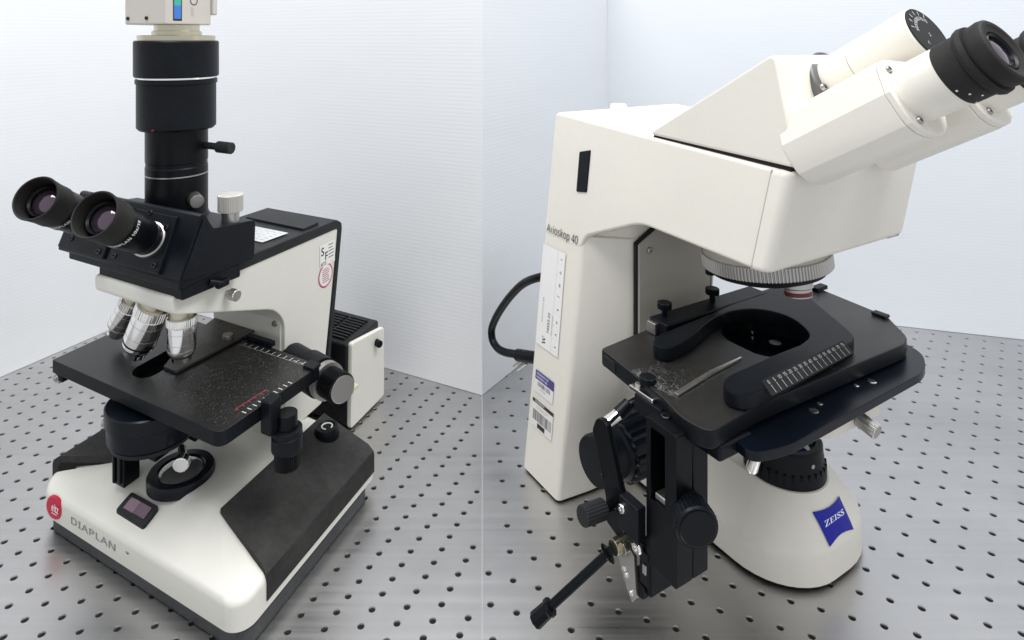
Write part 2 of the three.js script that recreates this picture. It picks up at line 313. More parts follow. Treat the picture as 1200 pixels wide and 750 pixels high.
// ---------------------------------------------------------------- the cream microscope on the left
{
  K = -0.1189; M = 0.9929;
  const R = group('microscope', scene);
  R.position.set(-0.492308, 0, -0.711538); R.rotation.y = -0.4952;
  tag(R, 'cream and black microscope with a round red badge, black phototube and camera on top', 'microscope');
  const W = 0.3176, D = 0.2137, UP = V3(0, 1, 0), EU = V3(1, 0, 0), EV = P(0, 0, 1).normalize(), FRONT = EV.clone().negate();

  // base
  const base = group('base', R);
  part('plinth', ext(rounded(outline(0.0005, W, 0.0005, D + 0.002, 0.02)), 'y', 0.0006, 0.0155, 0.0012), MAT.plinth, base);
  const softRamp = (t) => { const k = 0.12; return t > 1 + k ? 1 : t > 1 - k ? 1 - (1 + k - t) ** 2 / (4 * k) : Math.max(0, t); };
  const top = (u, v) => 0.047 + 0.025 * softRamp((v + 0.002) / 0.05) * (1 - 0.80 * clamp((u - 0.236) / 0.08, 0, 1) - 0.16 * clamp((0.08 - u) / 0.08, 0, 1));
  const o1 = outline(-0.006, W + 0.001, -0.004, D + 0.0125, [0.02, 0.022, 0.012, 0.02], 10), cu = 0.159, cv = 0.11;
  const inset = (d) => o1.map(([u, v]) => { const k = 1 - d / 0.13; return [cu + (u - cu) * k, cv + (v - cv) * k]; });
  const wallRing = (y) => o1.map(([u, v]) => [u, y, v]);
  const topRing = (d, drop) => inset(d).map(([u, v]) => [u, top(u, v) - drop, v]);
  const dense = [0.011, 0.015, 0.02, 0.026, 0.034, 0.044, 0.056, 0.07, 0.09, 0.11].map((d) => topRing(d, 0));
  part('body', loft([inset(0.003).map(([u, v]) => [u, 0.0157, v]), wallRing(0.0185), o1.map(([u, v]) => [u, top(u, v) - 0.0075, v]), topRing(0.0007, 0.0044), topRing(0.0022, 0.0019), topRing(0.0045, 0.0005), ...dense], { crease: 0.9 }), MAT.cream, base);
  const pad = (uIn, vIn, uOut, vOut, vBack, side) => {         // grained side panel: a skin following the sloped top and the outer wall
    const section = (t) => { const q = []; const h = (u) => top(u, 0.06); for (const k of [0, 0.5, 1]) { const u = mix(uIn, uOut - side * 0.007, k); q.push([u, h(u) - 0.004]); }
      q.push([uOut - side * 0.004, top(uOut, 0.06) - 0.012], [uOut - side * 0.004, 0.0262], [uOut + side * 0.0022, 0.0262], [uOut + side * 0.0022, top(uOut, 0.06) - 0.006], [uOut + side * 0.001, top(uOut, 0.06) - 0.0012]);
      for (const k of [1, 0.66, 0.33, 0]) { const u = mix(uIn, uOut - side * 0.007, k); q.push([u, h(u) + 0.0034]); }
      return q.map(([u, y]) => { const k = clamp((u - uIn) / (uOut - uIn), 0, 1.05); return [u, y, t ? vBack : mix(vIn, vOut, k)]; }); };
    const a = section(0), b = section(1), mid = a.map((q, i) => [q[0], q[1], mix(q[2], b[i][2], 0.5)]);
    return loft(side > 0 ? [b, mid, a] : [a, mid, b], { crease: 0.55 });
  };
  part('side_panel', pad(0.240, 0.0445, W, 0.0305, 0.2195, 1), MAT.blackCrinkle, base);
  part('side_panel', pad(0.078, 0.046, -0.003, 0.012, 0.205, -1), MAT.blackCrinkle, base);
  // maker's badge, name, window, knob, field lens
  const badge = part('badge', turned(P(0.0278, 0.0347, -0.0035), P(0.0278, 0.0347, -0.0062), [[0, 0], [0.0128, 0], [0.0128, 0.6], [0.0115, 1], [0, 1]], 40), std({ name: 'red_enamel', color: lin(0.55, 0.012, 0.05), roughness: 0.35 }), R, 'round red maker badge');
  decal('badge_lettering', badge, print(0.0265, 0.0145, 512, (x, w, h) => { x.fillStyle = '#fff4f4'; x.font = `bold ${h * 0.8}px sans-serif`; x.textAlign = 'center'; x.save(); x.translate(w * 0.53, h * 0.72); x.scale(w * 0.66 / x.measureText('Leitz').width, 1); x.transform(1, 0, -0.22, 1, 0, 0); x.fillText('Leitz', 0, 0); x.restore(); x.fillRect(w * 0.26, h * 0.84, w * 0.5, h * 0.06); }), P(0.0278, 0.0347, -0.0066), EU, UP);
  decal('name_lettering', R, print(0.086, 0.0092, 512, (x, w, h) => { x.fillStyle = '#858888'; x.font = `${h * 1.08}px sans-serif`; x.textAlign = 'center'; x.save(); x.translate(w / 2, h * 0.83); x.scale(w / x.measureText('DIAPLAN').width * 0.96, 1); x.fillText('DIAPLAN', 0, 0); x.restore(); }), P(0.0977, 0.0309, -0.0044), EU, UP);
  decal('paint_chip', R, print(0.006, 0.003, 48, (x, w, h) => { x.fillStyle = '#2c2c2a'; x.beginPath(); x.moveTo(0, h * 0.2); x.lineTo(w * 0.5, h * 0.5); x.lineTo(w, h * 0.3); x.lineTo(w * 0.7, h); x.lineTo(w * 0.3, h * 0.8); x.fill(); }), P(0.157, 0.0345, -0.0044), EU, UP);
  const win = group('window', R), flush = (u, y, v) => [u, y + top(u, v) - 0.0042, v];
  const pane = (u0, u1) => ext(rounded([[u0, 0.0125], [u1, 0.0125], [u1 + 0.0008, 0.0225], [u0 + 0.0008, 0.0225]], 0.0004), 'y', 0.005, 0.0072, 0.0003, flush);
  part('bezel', ext(rounded([[0.1176, 0.0090], [0.1653, 0.0085], [0.1665, 0.0265], [0.1203, 0.0262]], 0.003), 'y', 0.0, 0.0065, 0.001, flush), MAT.darkGrey, win);
  part('pane', pane(0.1255, 0.1415), MAT.violetA, win);
  part('pane', pane(0.1417, 0.1595), MAT.violetB, win);
  const dial = group('power_knob', R);
  part('cap', turned(P(0.263, 0.0585, 0.196), P(0.263, 0.078, 0.196), [[0, 0], [0.0145, 0], [0.0145, 0.7], [0.0125, 1], [0.0105, 1], [0.0095, 0.95], [0, 0.95]], 40), MAT.blackAnodised, dial);
  part('ring_mark', new THREE.TorusGeometry(0.0062, 0.0009, 8, 32, 5.2).rotateX(-Math.PI / 2).translate(...P(0.263, 0.0779, 0.196).toArray()), MAT.white, dial);
  const field = group('field_lens', R);
  part('mount', turned(P(0.1590, 0.066, 0.0610), P(0.1590, 0.0785, 0.0610), [[0, 0.05], [0.0345, 0.05], [0.0345, 0.75], [0.0328, 1], [0.0245, 1], [0.0228, 0.85], [0, 0.85]], 56), MAT.blueBlack, field);
  part('lens', turned(P(0.1590, 0.0765, 0.0610), P(0.1590, 0.0812, 0.0610), [[0.0228, 0], [0.0222, 0.25], [0.018, 0.62], [0.010, 0.92], [0, 1]], 48, 1), MAT.lensGlass, field);

  // column and arm
  const col = group('stand', R);
  part('column', ext(rounded([[0.0075, 0.2792, 0.005], [0.155, 0.2255, 0.012], [0.1745, 0.205, 0.014], [0.1755, 0.062, 0.005], [0.252, 0.062, 0.005], [0.2572, 0.11, 0.03], [0.289, 0.289, 0.005], [0.0075, 0.2962, 0.005]]), 'u', 0.082, 0.212, 0.0025), MAT.cream, col);
  part('cover_strip', ext(rounded([[0.066, 0.2925], [0.066, 0.3055], [0.282, 0.2995], [0.2945, 0.2925], [0.2955, 0.284], [0.263, 0.085], [0.2545, 0.085], [0.2855, 0.2865]], 0.004), 'u', 0.0805, 0.2135, 0.0015), MAT.darkGrey, col);
  part('raised_lid', ext(rounded([[0.098, 0.2195], [0.207, 0.2165], [0.207, 0.250], [0.098, 0.252]], 0.003), 'y', 0.3, 0.3045, 0.0008), MAT.darkGrey, col);
  decal('paper_label', col, print(0.075, 0.042, 256, (x, w, h) => { x.fillStyle = '#c4c6c6'; x.fillRect(0, 0, w, h); x.fillStyle = '#55585a'; for (let i = 0; i < 5; i++) for (let k = 0; k < 6; k++) x.fillRect(w * (0.08 + k * 0.15), h * (0.14 + i * 0.17), w * (0.05 + 0.07 * rnd()), 3); }), P(0.160, 0.3042, 0.174), EU, EV);
  part('front_plate', box(0.096, 0.206, 0.086, 0.222, 0.1725, 0.1768, 0.001), MAT.cream, col);
  screw(col, P(0.1975, 0.199, 0.1726), FRONT, 0.0038, 'screw', MAT.steel);
  screw(col, P(0.1975, 0.100, 0.1726), FRONT, 0.0038, 'screw', MAT.steel);
  const sideDecal = (n, s, y, v, l) => decal(n, col, s, P(0.2126, y, v), EV, UP, l);
  sideDecal('square_sticker', print(0.034, 0.030, 200, (x, w, h) => { x.fillStyle = '#eceae6'; x.fillRect(0, 0, w, h); x.fillStyle = '#2b2b2b'; x.font = `bold ${h * 0.5}px sans-serif`; x.fillText('S', w * 0.06, h * 0.5); x.fillText('F', w * 0.3, h * 0.75); x.font = `bold ${h * 0.2}px sans-serif`; x.fillText('MTS', w * 0.06, h * 0.95); x.fillStyle = '#777'; for (let i = 0; i < 5; i++) x.fillRect(w * 0.56, h * (0.12 + i * 0.14), w * (0.25 + 0.12 * rnd()), h * 0.05); }), 0.2592, 0.262, 'white square sticker with black letters');
  sideDecal('round_sticker', print(0.033, 0.034, 200, (x, w, h) => { x.beginPath(); x.arc(w / 2, h / 2, w * 0.45, 0, 7); x.fillStyle = '#ece4e2'; x.fill(); x.strokeStyle = '#b4455a'; x.lineWidth = w * 0.06; x.stroke(); x.fillStyle = '#99546a'; for (let i = 0; i < 7; i++) x.fillRect(w * (0.25 + 0.05 * rnd()), h * (0.24 + i * 0.08), w * (0.4 + 0.1 * rnd()), h * 0.03); }), 0.231, 0.2578, 'round sticker with a red rim');
  part('clamp_screw', [rod(P(0.211, 0.2742, 0.0792), P(0.2185, 0.2742, 0.0792), 0.0032), knurled(P(0.218, 0.2742, 0.0792), P(0.228, 0.2742, 0.0792), 0.0062, 22)], MAT.steel, R);

  // stage
  const stage = group('stage', R), slot = new THREE.Path(outline(0.097, 0.130, 0.036, 0.132, 0.0145, 8).map(([a, b]) => new THREE.Vector2(a, b)));
  const sh = rounded([[-0.0087, 0.0125, 0.002], [0.2765, 0.0112, 0.012], [0.2885, 0.1505, 0.003], [0.155, 0.158, 0.002], [-0.004, 0.160, 0.004]]); sh.holes.push(slot);
  const [upper, rest] = splitTop(ext(sh, 'y', 0.1652, 0.18, 0.0009));
  part('worn_top', upper, MAT.stageTop, part('stage_plate', rest, MAT.blackPaint, R));
  decal('scale_marks', stage, print(0.29, 0.15, 1024, (x, w, h) => {
    const X = (u) => (u + 0.005) / 0.29 * w, Y = (v) => h - (v - 0.010) / 0.15 * h;
    for (let i = 0; i < 3000; i++) { const u = 0.13 + 0.15 * rnd() ** 0.8, v = 0.02 + 0.12 * rnd(), q = (u - 0.13) / 0.15; x.fillStyle = `rgba(190,175,150,${(0.08 + 0.5 * rnd() ** 2) * (1.1 - Math.abs(q - 0.45))})`; x.fillRect(X(u), Y(v), 1 + rnd() * 2.6, 1 + rnd() * 2.0); }
    for (let i = 0; i < 40; i++) { x.strokeStyle = `rgba(170,165,155,${0.1 + 0.2 * rnd()})`; x.lineWidth = 1; const a = X(0.01 + 0.26 * rnd()), b = Y(0.02 + 0.12 * rnd()); x.beginPath(); x.moveTo(a, b); x.lineTo(a + 40 * (rnd() - 0.5), b + 40 * (rnd() - 0.5)); x.stroke(); }
    lines(x, [[X(0.2655), Y(0.046), X(0.2655), Y(0.085)]], '#b8484e', 2);
    for (let i = 0; i < 6; i++) lines(x, [[X(0.2655), Y(0.046 + i * 0.0078), X(0.2700), Y(0.046 + i * 0.0078)]], '#b8484e', 2);
    for (let i = 0; i < 10; i++) lines(x, [[X(0.2745), Y(0.046 + i * 0.0068), X(0.2805), Y(0.046 + i * 0.0068)]], '#d8d8d4', 3);
    for (let i = 0; i < 11; i++) { lines(x, [[X(0.166 + i * 0.0095), Y(0.1415), X(0.166 + i * 0.0095), Y(0.1475)]], '#dcdcd8', 2.5); if (i > 7) lines(x, [[X(0.17 + i * 0.0095), Y(0.1435), X(0.175 + i * 0.0095), Y(0.1435)]], '#dcdcd8', 2); }
    lines(x, [[X(0.16), Y(0.1405), X(0.276), Y(0.1415)]], 'rgba(220,220,214,0.7)', 1.5);
  }), P(0.14, 0.1803, 0.085), EU, EV);
  part('slide_plate', ext(rounded([[0.129, 0.0605], [0.1515, 0.0608], [0.161, 0.152], [0.163, 0.172], [0.088, 0.172], [0.102, 0.112]], 0.0016), 'y', 0.1803, 0.1832, 0.0006), std({ name: 'worn_grey_brown_metal', color: lin(0.17, 0.16, 0.145), map: speckTone, metalness: 0.6, roughness: 0.5 }), stage);
  part('slide_screw', rod(P(0.148, 0.183, 0.140), P(0.148, 0.189, 0.140), 0.006), MAT.steel, stage);
  part('slot_wall', ext((() => { const s = rounded(outline(0.0945, 0.1325, 0.033, 0.135, 0.0165, 8)); s.holes.push(new THREE.Path(outline(0.097, 0.13, 0.036, 0.132, 0.0145, 8).map(([a, b]) => new THREE.Vector2(a, b)))); return s; })(), 'y', 0.150, 0.1650, 0.0004), MAT.gapShade, stage);
  part('top_lens', turned(P(0.114, 0.156, 0.052), P(0.114, 0.164, 0.052), [[0.014, 0], [0.014, 0.5], [0.011, 0.8], [0, 1]], 36, 1), MAT.lensGlass, stage);
  part('latch', [rod(P(0.001, 0.1610, 0.011), P(0.001, 0.1610, 0.0165), 0.0042), rod(P(0.001, 0.1610, 0.0095), P(0.001, 0.1610, 0.0112), 0.0022)], MAT.steel, stage);
  part('stage_bracket', box(-0.004, 0.010, 0.1570, 0.1655, 0.0135, 0.024), MAT.blackPaint, stage);
  part('stage_bracket', box(0.281, 0.2955, 0.153, 0.187, 0.060, 0.077, 0.002), MAT.blackPaint, stage);
  part('slide_holder', box(0.274, 0.290, 0.1795, 0.1835, 0.136, 0.1505, 0.001), MAT.blackPaint, stage);
  part('slide_holder', box(0.166, 0.21, 0.1805, 0.1865, 0.152, 0.16, 0.001), MAT.blackPaint, stage);
  const coax = group('stage_drive', R);
  part('shaft', rod(P(0.2985, 0.125, 0.082), P(0.2985, 0.168, 0.082), 0.0105), MAT.blackAnodised, coax);
  part('upper_knob', turned(P(0.2985, 0.130, 0.082), P(0.2985, 0.1525, 0.082), [[0, 0], [0.0148, 0], [0.0156, 0.06], [0.0156, 0.66], [0.0146, 0.72], [0.0152, 0.78], [0.0152, 0.96], [0.0115, 1], [0, 1]], 48), MAT.blackPaint, coax);
  part('lower_knob', knurled(P(0.2985, 0.1125, 0.082), P(0.2985, 0.130, 0.082), 0.0128, 36, 0.05), MAT.blackAnodised, coax);
  const foc = group('focus_knob', R);
  part('collar', turned(P(0.214, 0.1515, 0.186), P(0.278, 0.1515, 0.171), [[0, 0], [0.020, 0], [0.020, 0.5], [0.0225, 0.52], [0.0225, 0.95], [0, 1]], 48), MAT.blackPaint, foc);
  part('graduated_ring', turned(P(0.278, 0.1518, 0.171), P(0.288, 0.152, 0.1685), [[0.019, 0], [0.021, 0.1], [0.021, 0.9], [0, 1]], 48), MAT.steel, foc);
  part('grip', knurled(P(0.287, 0.152, 0.1687), P(0.312, 0.1532, 0.1625), 0.0172, 44, 0.07), MAT.blackAnodised, foc);
  part('end_disc', turned(P(0.312, 0.1532, 0.1625), P(0.3135, 0.1532, 0.162), [[0.015, 0], [0.015, 0.8], [0.0138, 1], [0, 1]], 40), MAT.steel, foc);

  // condenser under the stage
  const con = group('condenser', R);
  part('drum', turned(P(0.136, 0.122, 0.042), P(0.136, 0.1605, 0.042), [[0, 0], [0.040, 0], [0.0425, 0.08], [0.0445, 0.12], [0.0445, 0.55], [0.0465, 0.6], [0.0465, 0.97], [0.045, 1], [0, 1]], 64), MAT.blueBlack, con);
  part('lower_ring', turned(P(0.136, 0.116, 0.042), P(0.136, 0.1225, 0.042), [[0, 0], [0.036, 0], [0.041, 0.4], [0.041, 1], [0, 1]], 64), MAT.darkGrey, con);
  part('carrier_bracket', [box(0.094, 0.116, 0.068, 0.118, 0.020, 0.040), box(0.116, 0.150, 0.098, 0.118, 0.034, 0.070), box(0.098, 0.102, 0.07, 0.117, 0.0175, 0.021), box(0.106, 0.112, 0.072, 0.117, 0.018, 0.021), box(0.12, 0.165, 0.10, 0.118, 0.075, 0.165)], MAT.blackAnodised, con);
  part('centring_screw', [rod(P(0.186, 0.122, 0.040), P(0.201, 0.1192, 0.030), 0.004), knurled(P(0.199, 0.1196, 0.0315), P(0.2035, 0.1188, 0.024), 0.0078, 26)], MAT.chrome, con);
  screw(con, P(0.085, 0.131, 0.018), P(-0.8, 0, -0.5), 0.004);

  // nosepiece and objectives
  const nose = group('nosepiece', R);
  part('turret', [rod(P(0.132, 0.246, 0.098), P(0.126, 0.284, 0.084), 0.030, 0.034), box(0.10, 0.20, 0.262, 0.282, 0.07, 0.13)], MAT.blackAnodised, nose);
  const objective = (a, b, r, band, label) => {
    const o = group('objective', nose); if (label) o.userData.label = label;
    const at = (t) => a.clone().lerp(b, t);
    part('barrel', turned(at(0.22), b, [[r * 0.93, 0], [r, 0.03], [r, 0.6], [r * 0.96, 0.63], [r * 0.96, 0.72], [r * 0.86, 0.80], [r * 0.7, 0.86], [r * 0.66, 0.97], [r * 0.5, 1], [r * 0.3, 0.97], [0, 0.97]], 48), MAT.chrome, o);
    part('knurled_ring', knurled(at(0.06), at(0.23), r * 1.06, 40, 0.05), MAT.chrome, o);
    part('collar', rod(at(-0.1), at(0.07), r * 0.88), MAT.brass, o);
    part('colour_band', turned(at(0.72), at(0.745), [[r * 0.9, 0], [r * 0.985, 0.1], [r * 0.985, 0.9], [r * 0.9, 1]], 48), band, o);
    for (const k of [0.12, 0.34]) part('groove_ring', turned(at(0.24 + k), at(0.25 + k), [[r * 0.9, 0], [r * 1.008, 0.2], [r * 1.008, 0.8], [r * 0.9, 1]], 48), MAT.steel, o);
    return o;
  };
  objective(P(0.119, 0.2545, 0.058), P(0.0908, 0.1915, 0.050), 0.0180, MAT.blackAnodised, 'large tilted objective in the middle');
  objective(P(0.060, 0.2415, 0.074), P(0.0285, 0.1935, 0.068), 0.0148, MAT.steel, 'small tilted objective at the left');
  objective(P(0.1486, 0.243, 0.070), P(0.1486, 0.1895, 0.070), 0.0152, MAT.brass, 'upright objective over the stage slot');

  // binocular head
  const head = group('binocular_head', R);
  part('mount_plate', ext(rounded([[0.0108, 0.2935], [0.0108, 0.3048], [0.09, 0.3048], [0.09, 0.2895], [0.075, 0.2905]], 0.0028), 'u', 0.0855, 0.222, 0.0012), MAT.blackPaint, head);
  part('skirt', box(0.034, 0.2235, 0.3048, 0.3135, 0.007, 0.098, 0.002), MAT.blackPaint, head);
  part('body', ext(rounded([[0.0043, 0.3125, 0.0035], [0.109, 0.3035, 0.0035], [0.1111, 0.3472, 0.006], [0.0496, 0.3539, 0.0035], [0.0375, 0.3726, 0.003], [0.0316, 0.3730, 0.003]]), 'u', 0.016, 0.225, 0.0014), MAT.blackPaint, head);
  const N = P(0, 0.417, -0.909), S = P(0, 0.909, 0.417), onFace = (u, y, out = 0) => P(u, y, 0.0043 + (y - 0.3131) * 0.4588).addScaledVector(N, out);
  const plate = (u0, u1, y0, y1, t) => { const g = new RoundedBoxGeometry(u1 - u0, (y1 - y0) * 1.1, t, 2, 0.001); const m = new THREE.Matrix4().makeBasis(EU, S.clone().normalize(), EU.clone().cross(S).normalize()).setPosition(onFace((u0 + u1) / 2, (y0 + y1) / 2, t / 2 - 0.0008)); return boxUV(g.applyMatrix4(m)); };
  part('slide_plate', plate(0.112, 0.196, 0.3165, 0.367, 0.0045), MAT.blackPaint, head);
  part('slide_plate', plate(0.020, 0.104, 0.3165, 0.367, 0.0045), MAT.blackPaint, head);
  for (const [u, y] of [[0.122, 0.3595], [0.186, 0.356], [0.122, 0.322], [0.187, 0.323], [0.154, 0.366], [0.094, 0.322], [0.040, 0.327]]) screw(head, onFace(u, y, 0.0034), N, 0.003, 'screw', MAT.blackScrew);
  part('end_cap', ext(rounded([[0.0075, 0.3155], [0.035, 0.3685], [0.0385, 0.3665], [0.0475, 0.3535], [0.020, 0.3125]], 0.002), 'u', 0.224, 0.2265, 0.0008), MAT.blackPaint, head);
  const eyepiece = (a, b, label) => {
    const e = group('eyepiece', head); e.userData.label = label;
    const at = (t) => a.clone().lerp(b, t), L = a.distanceTo(b), X = EU.clone();
    part('tube', turned(at(-0.1), at(0.3), [[0, 0], [0.0165, 0], [0.0165, 0.5], [0.0155, 0.55], [0.0155, 1], [0, 1]], 48), MAT.blackAnodised, e);
    part('ring', turned(at(0.06), at(0.12), [[0.016, 0], [0.0178, 0.1], [0.0178, 0.9], [0.016, 1]], 48), MAT.steel, e);
    part('barrel', turned(at(0.2), at(0.71), [[0, 0], [0.0162, 0], [0.0176, 0.08], [0.0188, 0.6], [0.0195, 0.62], [0.0196, 1], [0, 1]], 56), MAT.blackAnodised, e);
    part('eyecup', turned(at(0.69), at(1.0), [[0.0198, 0], [0.0205, 0.05], [0.0205, 0.25], [0.0202, 0.3], [0.0213, 0.88], [0.0217, 0.96], [0.0210, 1], [0.0198, 0.985], [0.0190, 0.8], [0.0172, 0.1], [0.0166, 0.02]], 64), MAT.rubber, e);
    part('lens_cell', turned(at(0.70), at(0.88), [[0.0166, 0], [0.0166, 0.8], [0.0150, 1], [0.0132, 0.9], [0.0128, 0.75], [0, 0.75]], 56), MAT.blackAnodised, e);
    part('lens', turned(at(0.835), at(0.872), [[0.0128, 0], [0.0122, 0.2], [0.009, 0.65], [0.0045, 0.92], [0, 1]], 48, 1), MAT.glass, e);
    // lettering wraps the barrel: a curved sheet just proud of it
    const d = b.clone().sub(a).normalize(), g = new THREE.CylinderGeometry(0.01975, 0.0195, 0.012, 40, 1, true, -0.2, 2.9);
    g.applyQuaternion(new THREE.Quaternion().setFromUnitVectors(V3(0, 1, 0), d)).translate(...at(0.615).toArray());
    const pr = print(0.058, 0.010, 512, (x, w, h) => { x.fillStyle = '#d6d6d2'; x.font = `bold ${h * 0.5}px sans-serif`; x.fillText('PERIPLAN 10x/18', w * 0.14, h * 0.66); });
    pr.m.map.wrapS = THREE.RepeatWrapping; part('lettering', g, pr.m, e);
    return e;
  };
  eyepiece(P(0.1695, 0.3418, 0.0175), P(0.1924, 0.3934, -0.062), 'right eyepiece, nearer the base corner');
  eyepiece(P(0.0629, 0.345, 0.019), P(0.0958, 0.3963, -0.062), 'left eyepiece');
  part('filter_lever', [rod(P(0.223, 0.3005, 0.045), P(0.230, 0.296, 0.056), 0.003), box(0.2245, 0.2315, 0.2915, 0.299, 0.05, 0.066, 0.002)], MAT.blackAnodised, head);
  const adj = group('adjusting_knob', head);
  part('stem', rod(P(0.2115, 0.3475, 0.085), P(0.2115, 0.3625, 0.085), 0.0092), MAT.steel, adj);
  part('grip', knurled(P(0.2115, 0.3615, 0.085), P(0.2115, 0.380, 0.085), 0.0132, 44, 0.05), std({ name: 'pale_ribbed_metal', color: lin(0.55, 0.53, 0.49), metalness: 0.4, roughness: 0.45 }), adj);

  // phototube and camera
  const T = (y) => P(0.1304, y, 0.078), tube = group('phototube', R);
  const step = (name, y0, y1, prof, m) => part(name, turned(T(y0), T(y1), prof, 72), m, tube);
  step('lower_tube', 0.345, 0.396, [[0, 0], [0.036, 0.02], [0.0335, 0.10], [0.0328, 0.16], [0.0328, 1], [0, 1]], MAT.blackAnodised);
  step('seam_ring', 0.396, 0.3975, [[0, 0], [0.0331, 0.1], [0.0331, 0.9], [0, 1]], MAT.steel);
  step('middle_tube', 0.3975, 0.449, [[0, 0], [0.0328, 0], [0.0328, 0.15], [0.0322, 0.17], [0.0322, 0.25], [0.0328, 0.27], [0.0328, 1], [0, 1]], MAT.blackAnodised);
  step('lower_sleeve', 0.4475, 0.5045, [[0, 0], [0.039, 0], [0.0415, 0.05], [0.0415, 0.9], [0.0428, 0.91], [0.0428, 0.985], [0.042, 1], [0, 1]], MAT.blackPaint);
  step('gap_ring', 0.503, 0.508, [[0, 0], [0.0405, 0], [0.0405, 1], [0, 1]], MAT.chrome);
  step('upper_sleeve', 0.5065, 0.5475, [[0, 0], [0.0432, 0], [0.0444, 0.04], [0.0444, 0.96], [0.0432, 1], [0, 1]], MAT.blackPaint);
  step('flange', 0.5475, 0.5535, [[0, 0], [0.0405, 0.02], [0.0407, 0.9], [0.0395, 1], [0, 1]], MAT.brass);
  step('camera_ring', 0.5535, 0.565, [[0, 0], [0.0262, 0], [0.0262, 0.4], [0.0238, 0.45], [0.0238, 1], [0, 1]], MAT.brass);
  part('index_dot', rod(P(0.1405, 0.4505, 0.0395), P(0.1410, 0.4505, 0.0365), 0.0012), MAT.red, tube);
  part('clamp_screw', [rod(P(0.155, 0.428, 0.093), P(0.179, 0.4268, 0.098), 0.0040), knurled(P(0.177, 0.4268, 0.0976), P(0.1968, 0.426, 0.101), 0.0066, 24)], MAT.darkGrey, tube);
  part('clamp_screw', rod(P(0.158, 0.3718, 0.078), P(0.1745, 0.3705, 0.070), 0.0075), MAT.steel, tube);
  const cam = group('camera', R);
  part('housing', box(0.0775, 0.150, 0.5655, 0.67, 0.047, 0.112, 0.002), MAT.camera, cam);
  part('rear_rim', box(0.074, 0.1535, 0.5775, 0.67, 0.112, 0.119, 0.002), MAT.camera, cam);
  for (const [u] of [[0.0845], [0.118]]) screw(cam, P(u, 0.5725, 0.047), FRONT, 0.0022, 'screw', MAT.blackScrew);
  decal('colour_label', cam, print(0.012, 0.05, 96, (x, w, h) => { x.fillStyle = '#161616'; x.fillRect(0, 0, w, h); [['#e0606e', 0.2, 0.36], ['#37b07c', 0.36, 0.5], ['#3cae9a', 0.5, 0.66], ['#3d78c9', 0.66, 0.96]].forEach(([c, a, b]) => { x.fillStyle = c; x.fillRect(w * 0.1, h * a, w * 0.8, h * (b - a)); }); }), P(0.1503, 0.5945, 0.063), EV, UP);
  decal('camera_mark', cam, print(0.022, 0.05, 160, (x, w, h) => { x.strokeStyle = '#3a3a3a'; x.lineWidth = w * 0.05; x.beginPath(); x.arc(w * 0.4, h * 0.55, w * 0.22, 0, 7); x.stroke(); x.fillStyle = '#8a8580'; for (let i = 0; i < 6; i++) x.fillRect(w * 0.2, h * (0.72 + i * 0.035), w * 0.2, 2); }), P(0.1503, 0.5955, 0.088), EV, UP);

  // lamp housing behind the column
  const lh = group('lamp_housing', R);
  part('body', box(0.098, 0.219, 0.0045, 0.119, 0.300, 0.386, 0.004), MAT.darkGrey, lh);
  part('side_plate', ext(rounded([[0.2985, 0.0035], [0.3905, 0.0035], [0.3905, 0.1085], [0.302, 0.1225]], 0.006), 'u', 0.2185, 0.2268, 0.0025), MAT.cream, lh);
  for (let i = 0; i < 9; i++) part('grille_slat', box(0.136, 0.170, 0.1185, 0.1222, 0.309 + i * 0.0075, 0.3125 + i * 0.0075, 0.0008), MAT.darkGrey, lh);
  for (let i = 0; i < 9; i++) part('grille_slat', box(0.174, 0.207, 0.1185, 0.1222, 0.309 + i * 0.0075, 0.3125 + i * 0.0075, 0.0008), MAT.darkGrey, lh);
  part('knob', rod(P(0.226, 0.0955, 0.3665), P(0.2355, 0.0955, 0.3635), 0.0052), MAT.blackAnodised, lh);
  part('plug', [box(0.224, 0.240, 0.066, 0.071, 0.286, 0.299, 0.001), box(0.224, 0.232, 0.056, 0.080, 0.288, 0.298, 0.001)], MAT.socket, lh);
  part('foot', [rod(P(0.205, 0.0006, 0.315), P(0.205, 0.005, 0.315), 0.007), rod(P(0.205, 0.0006, 0.372), P(0.205, 0.005, 0.372), 0.007), rod(P(0.115, 0.0006, 0.315), P(0.115, 0.005, 0.315), 0.007)], MAT.rubber, lh);
  part('lamp_collar', rod(P(0.147, 0.065, 0.250), P(0.147, 0.065, 0.302), 0.03), MAT.blackPaint, lh);
}

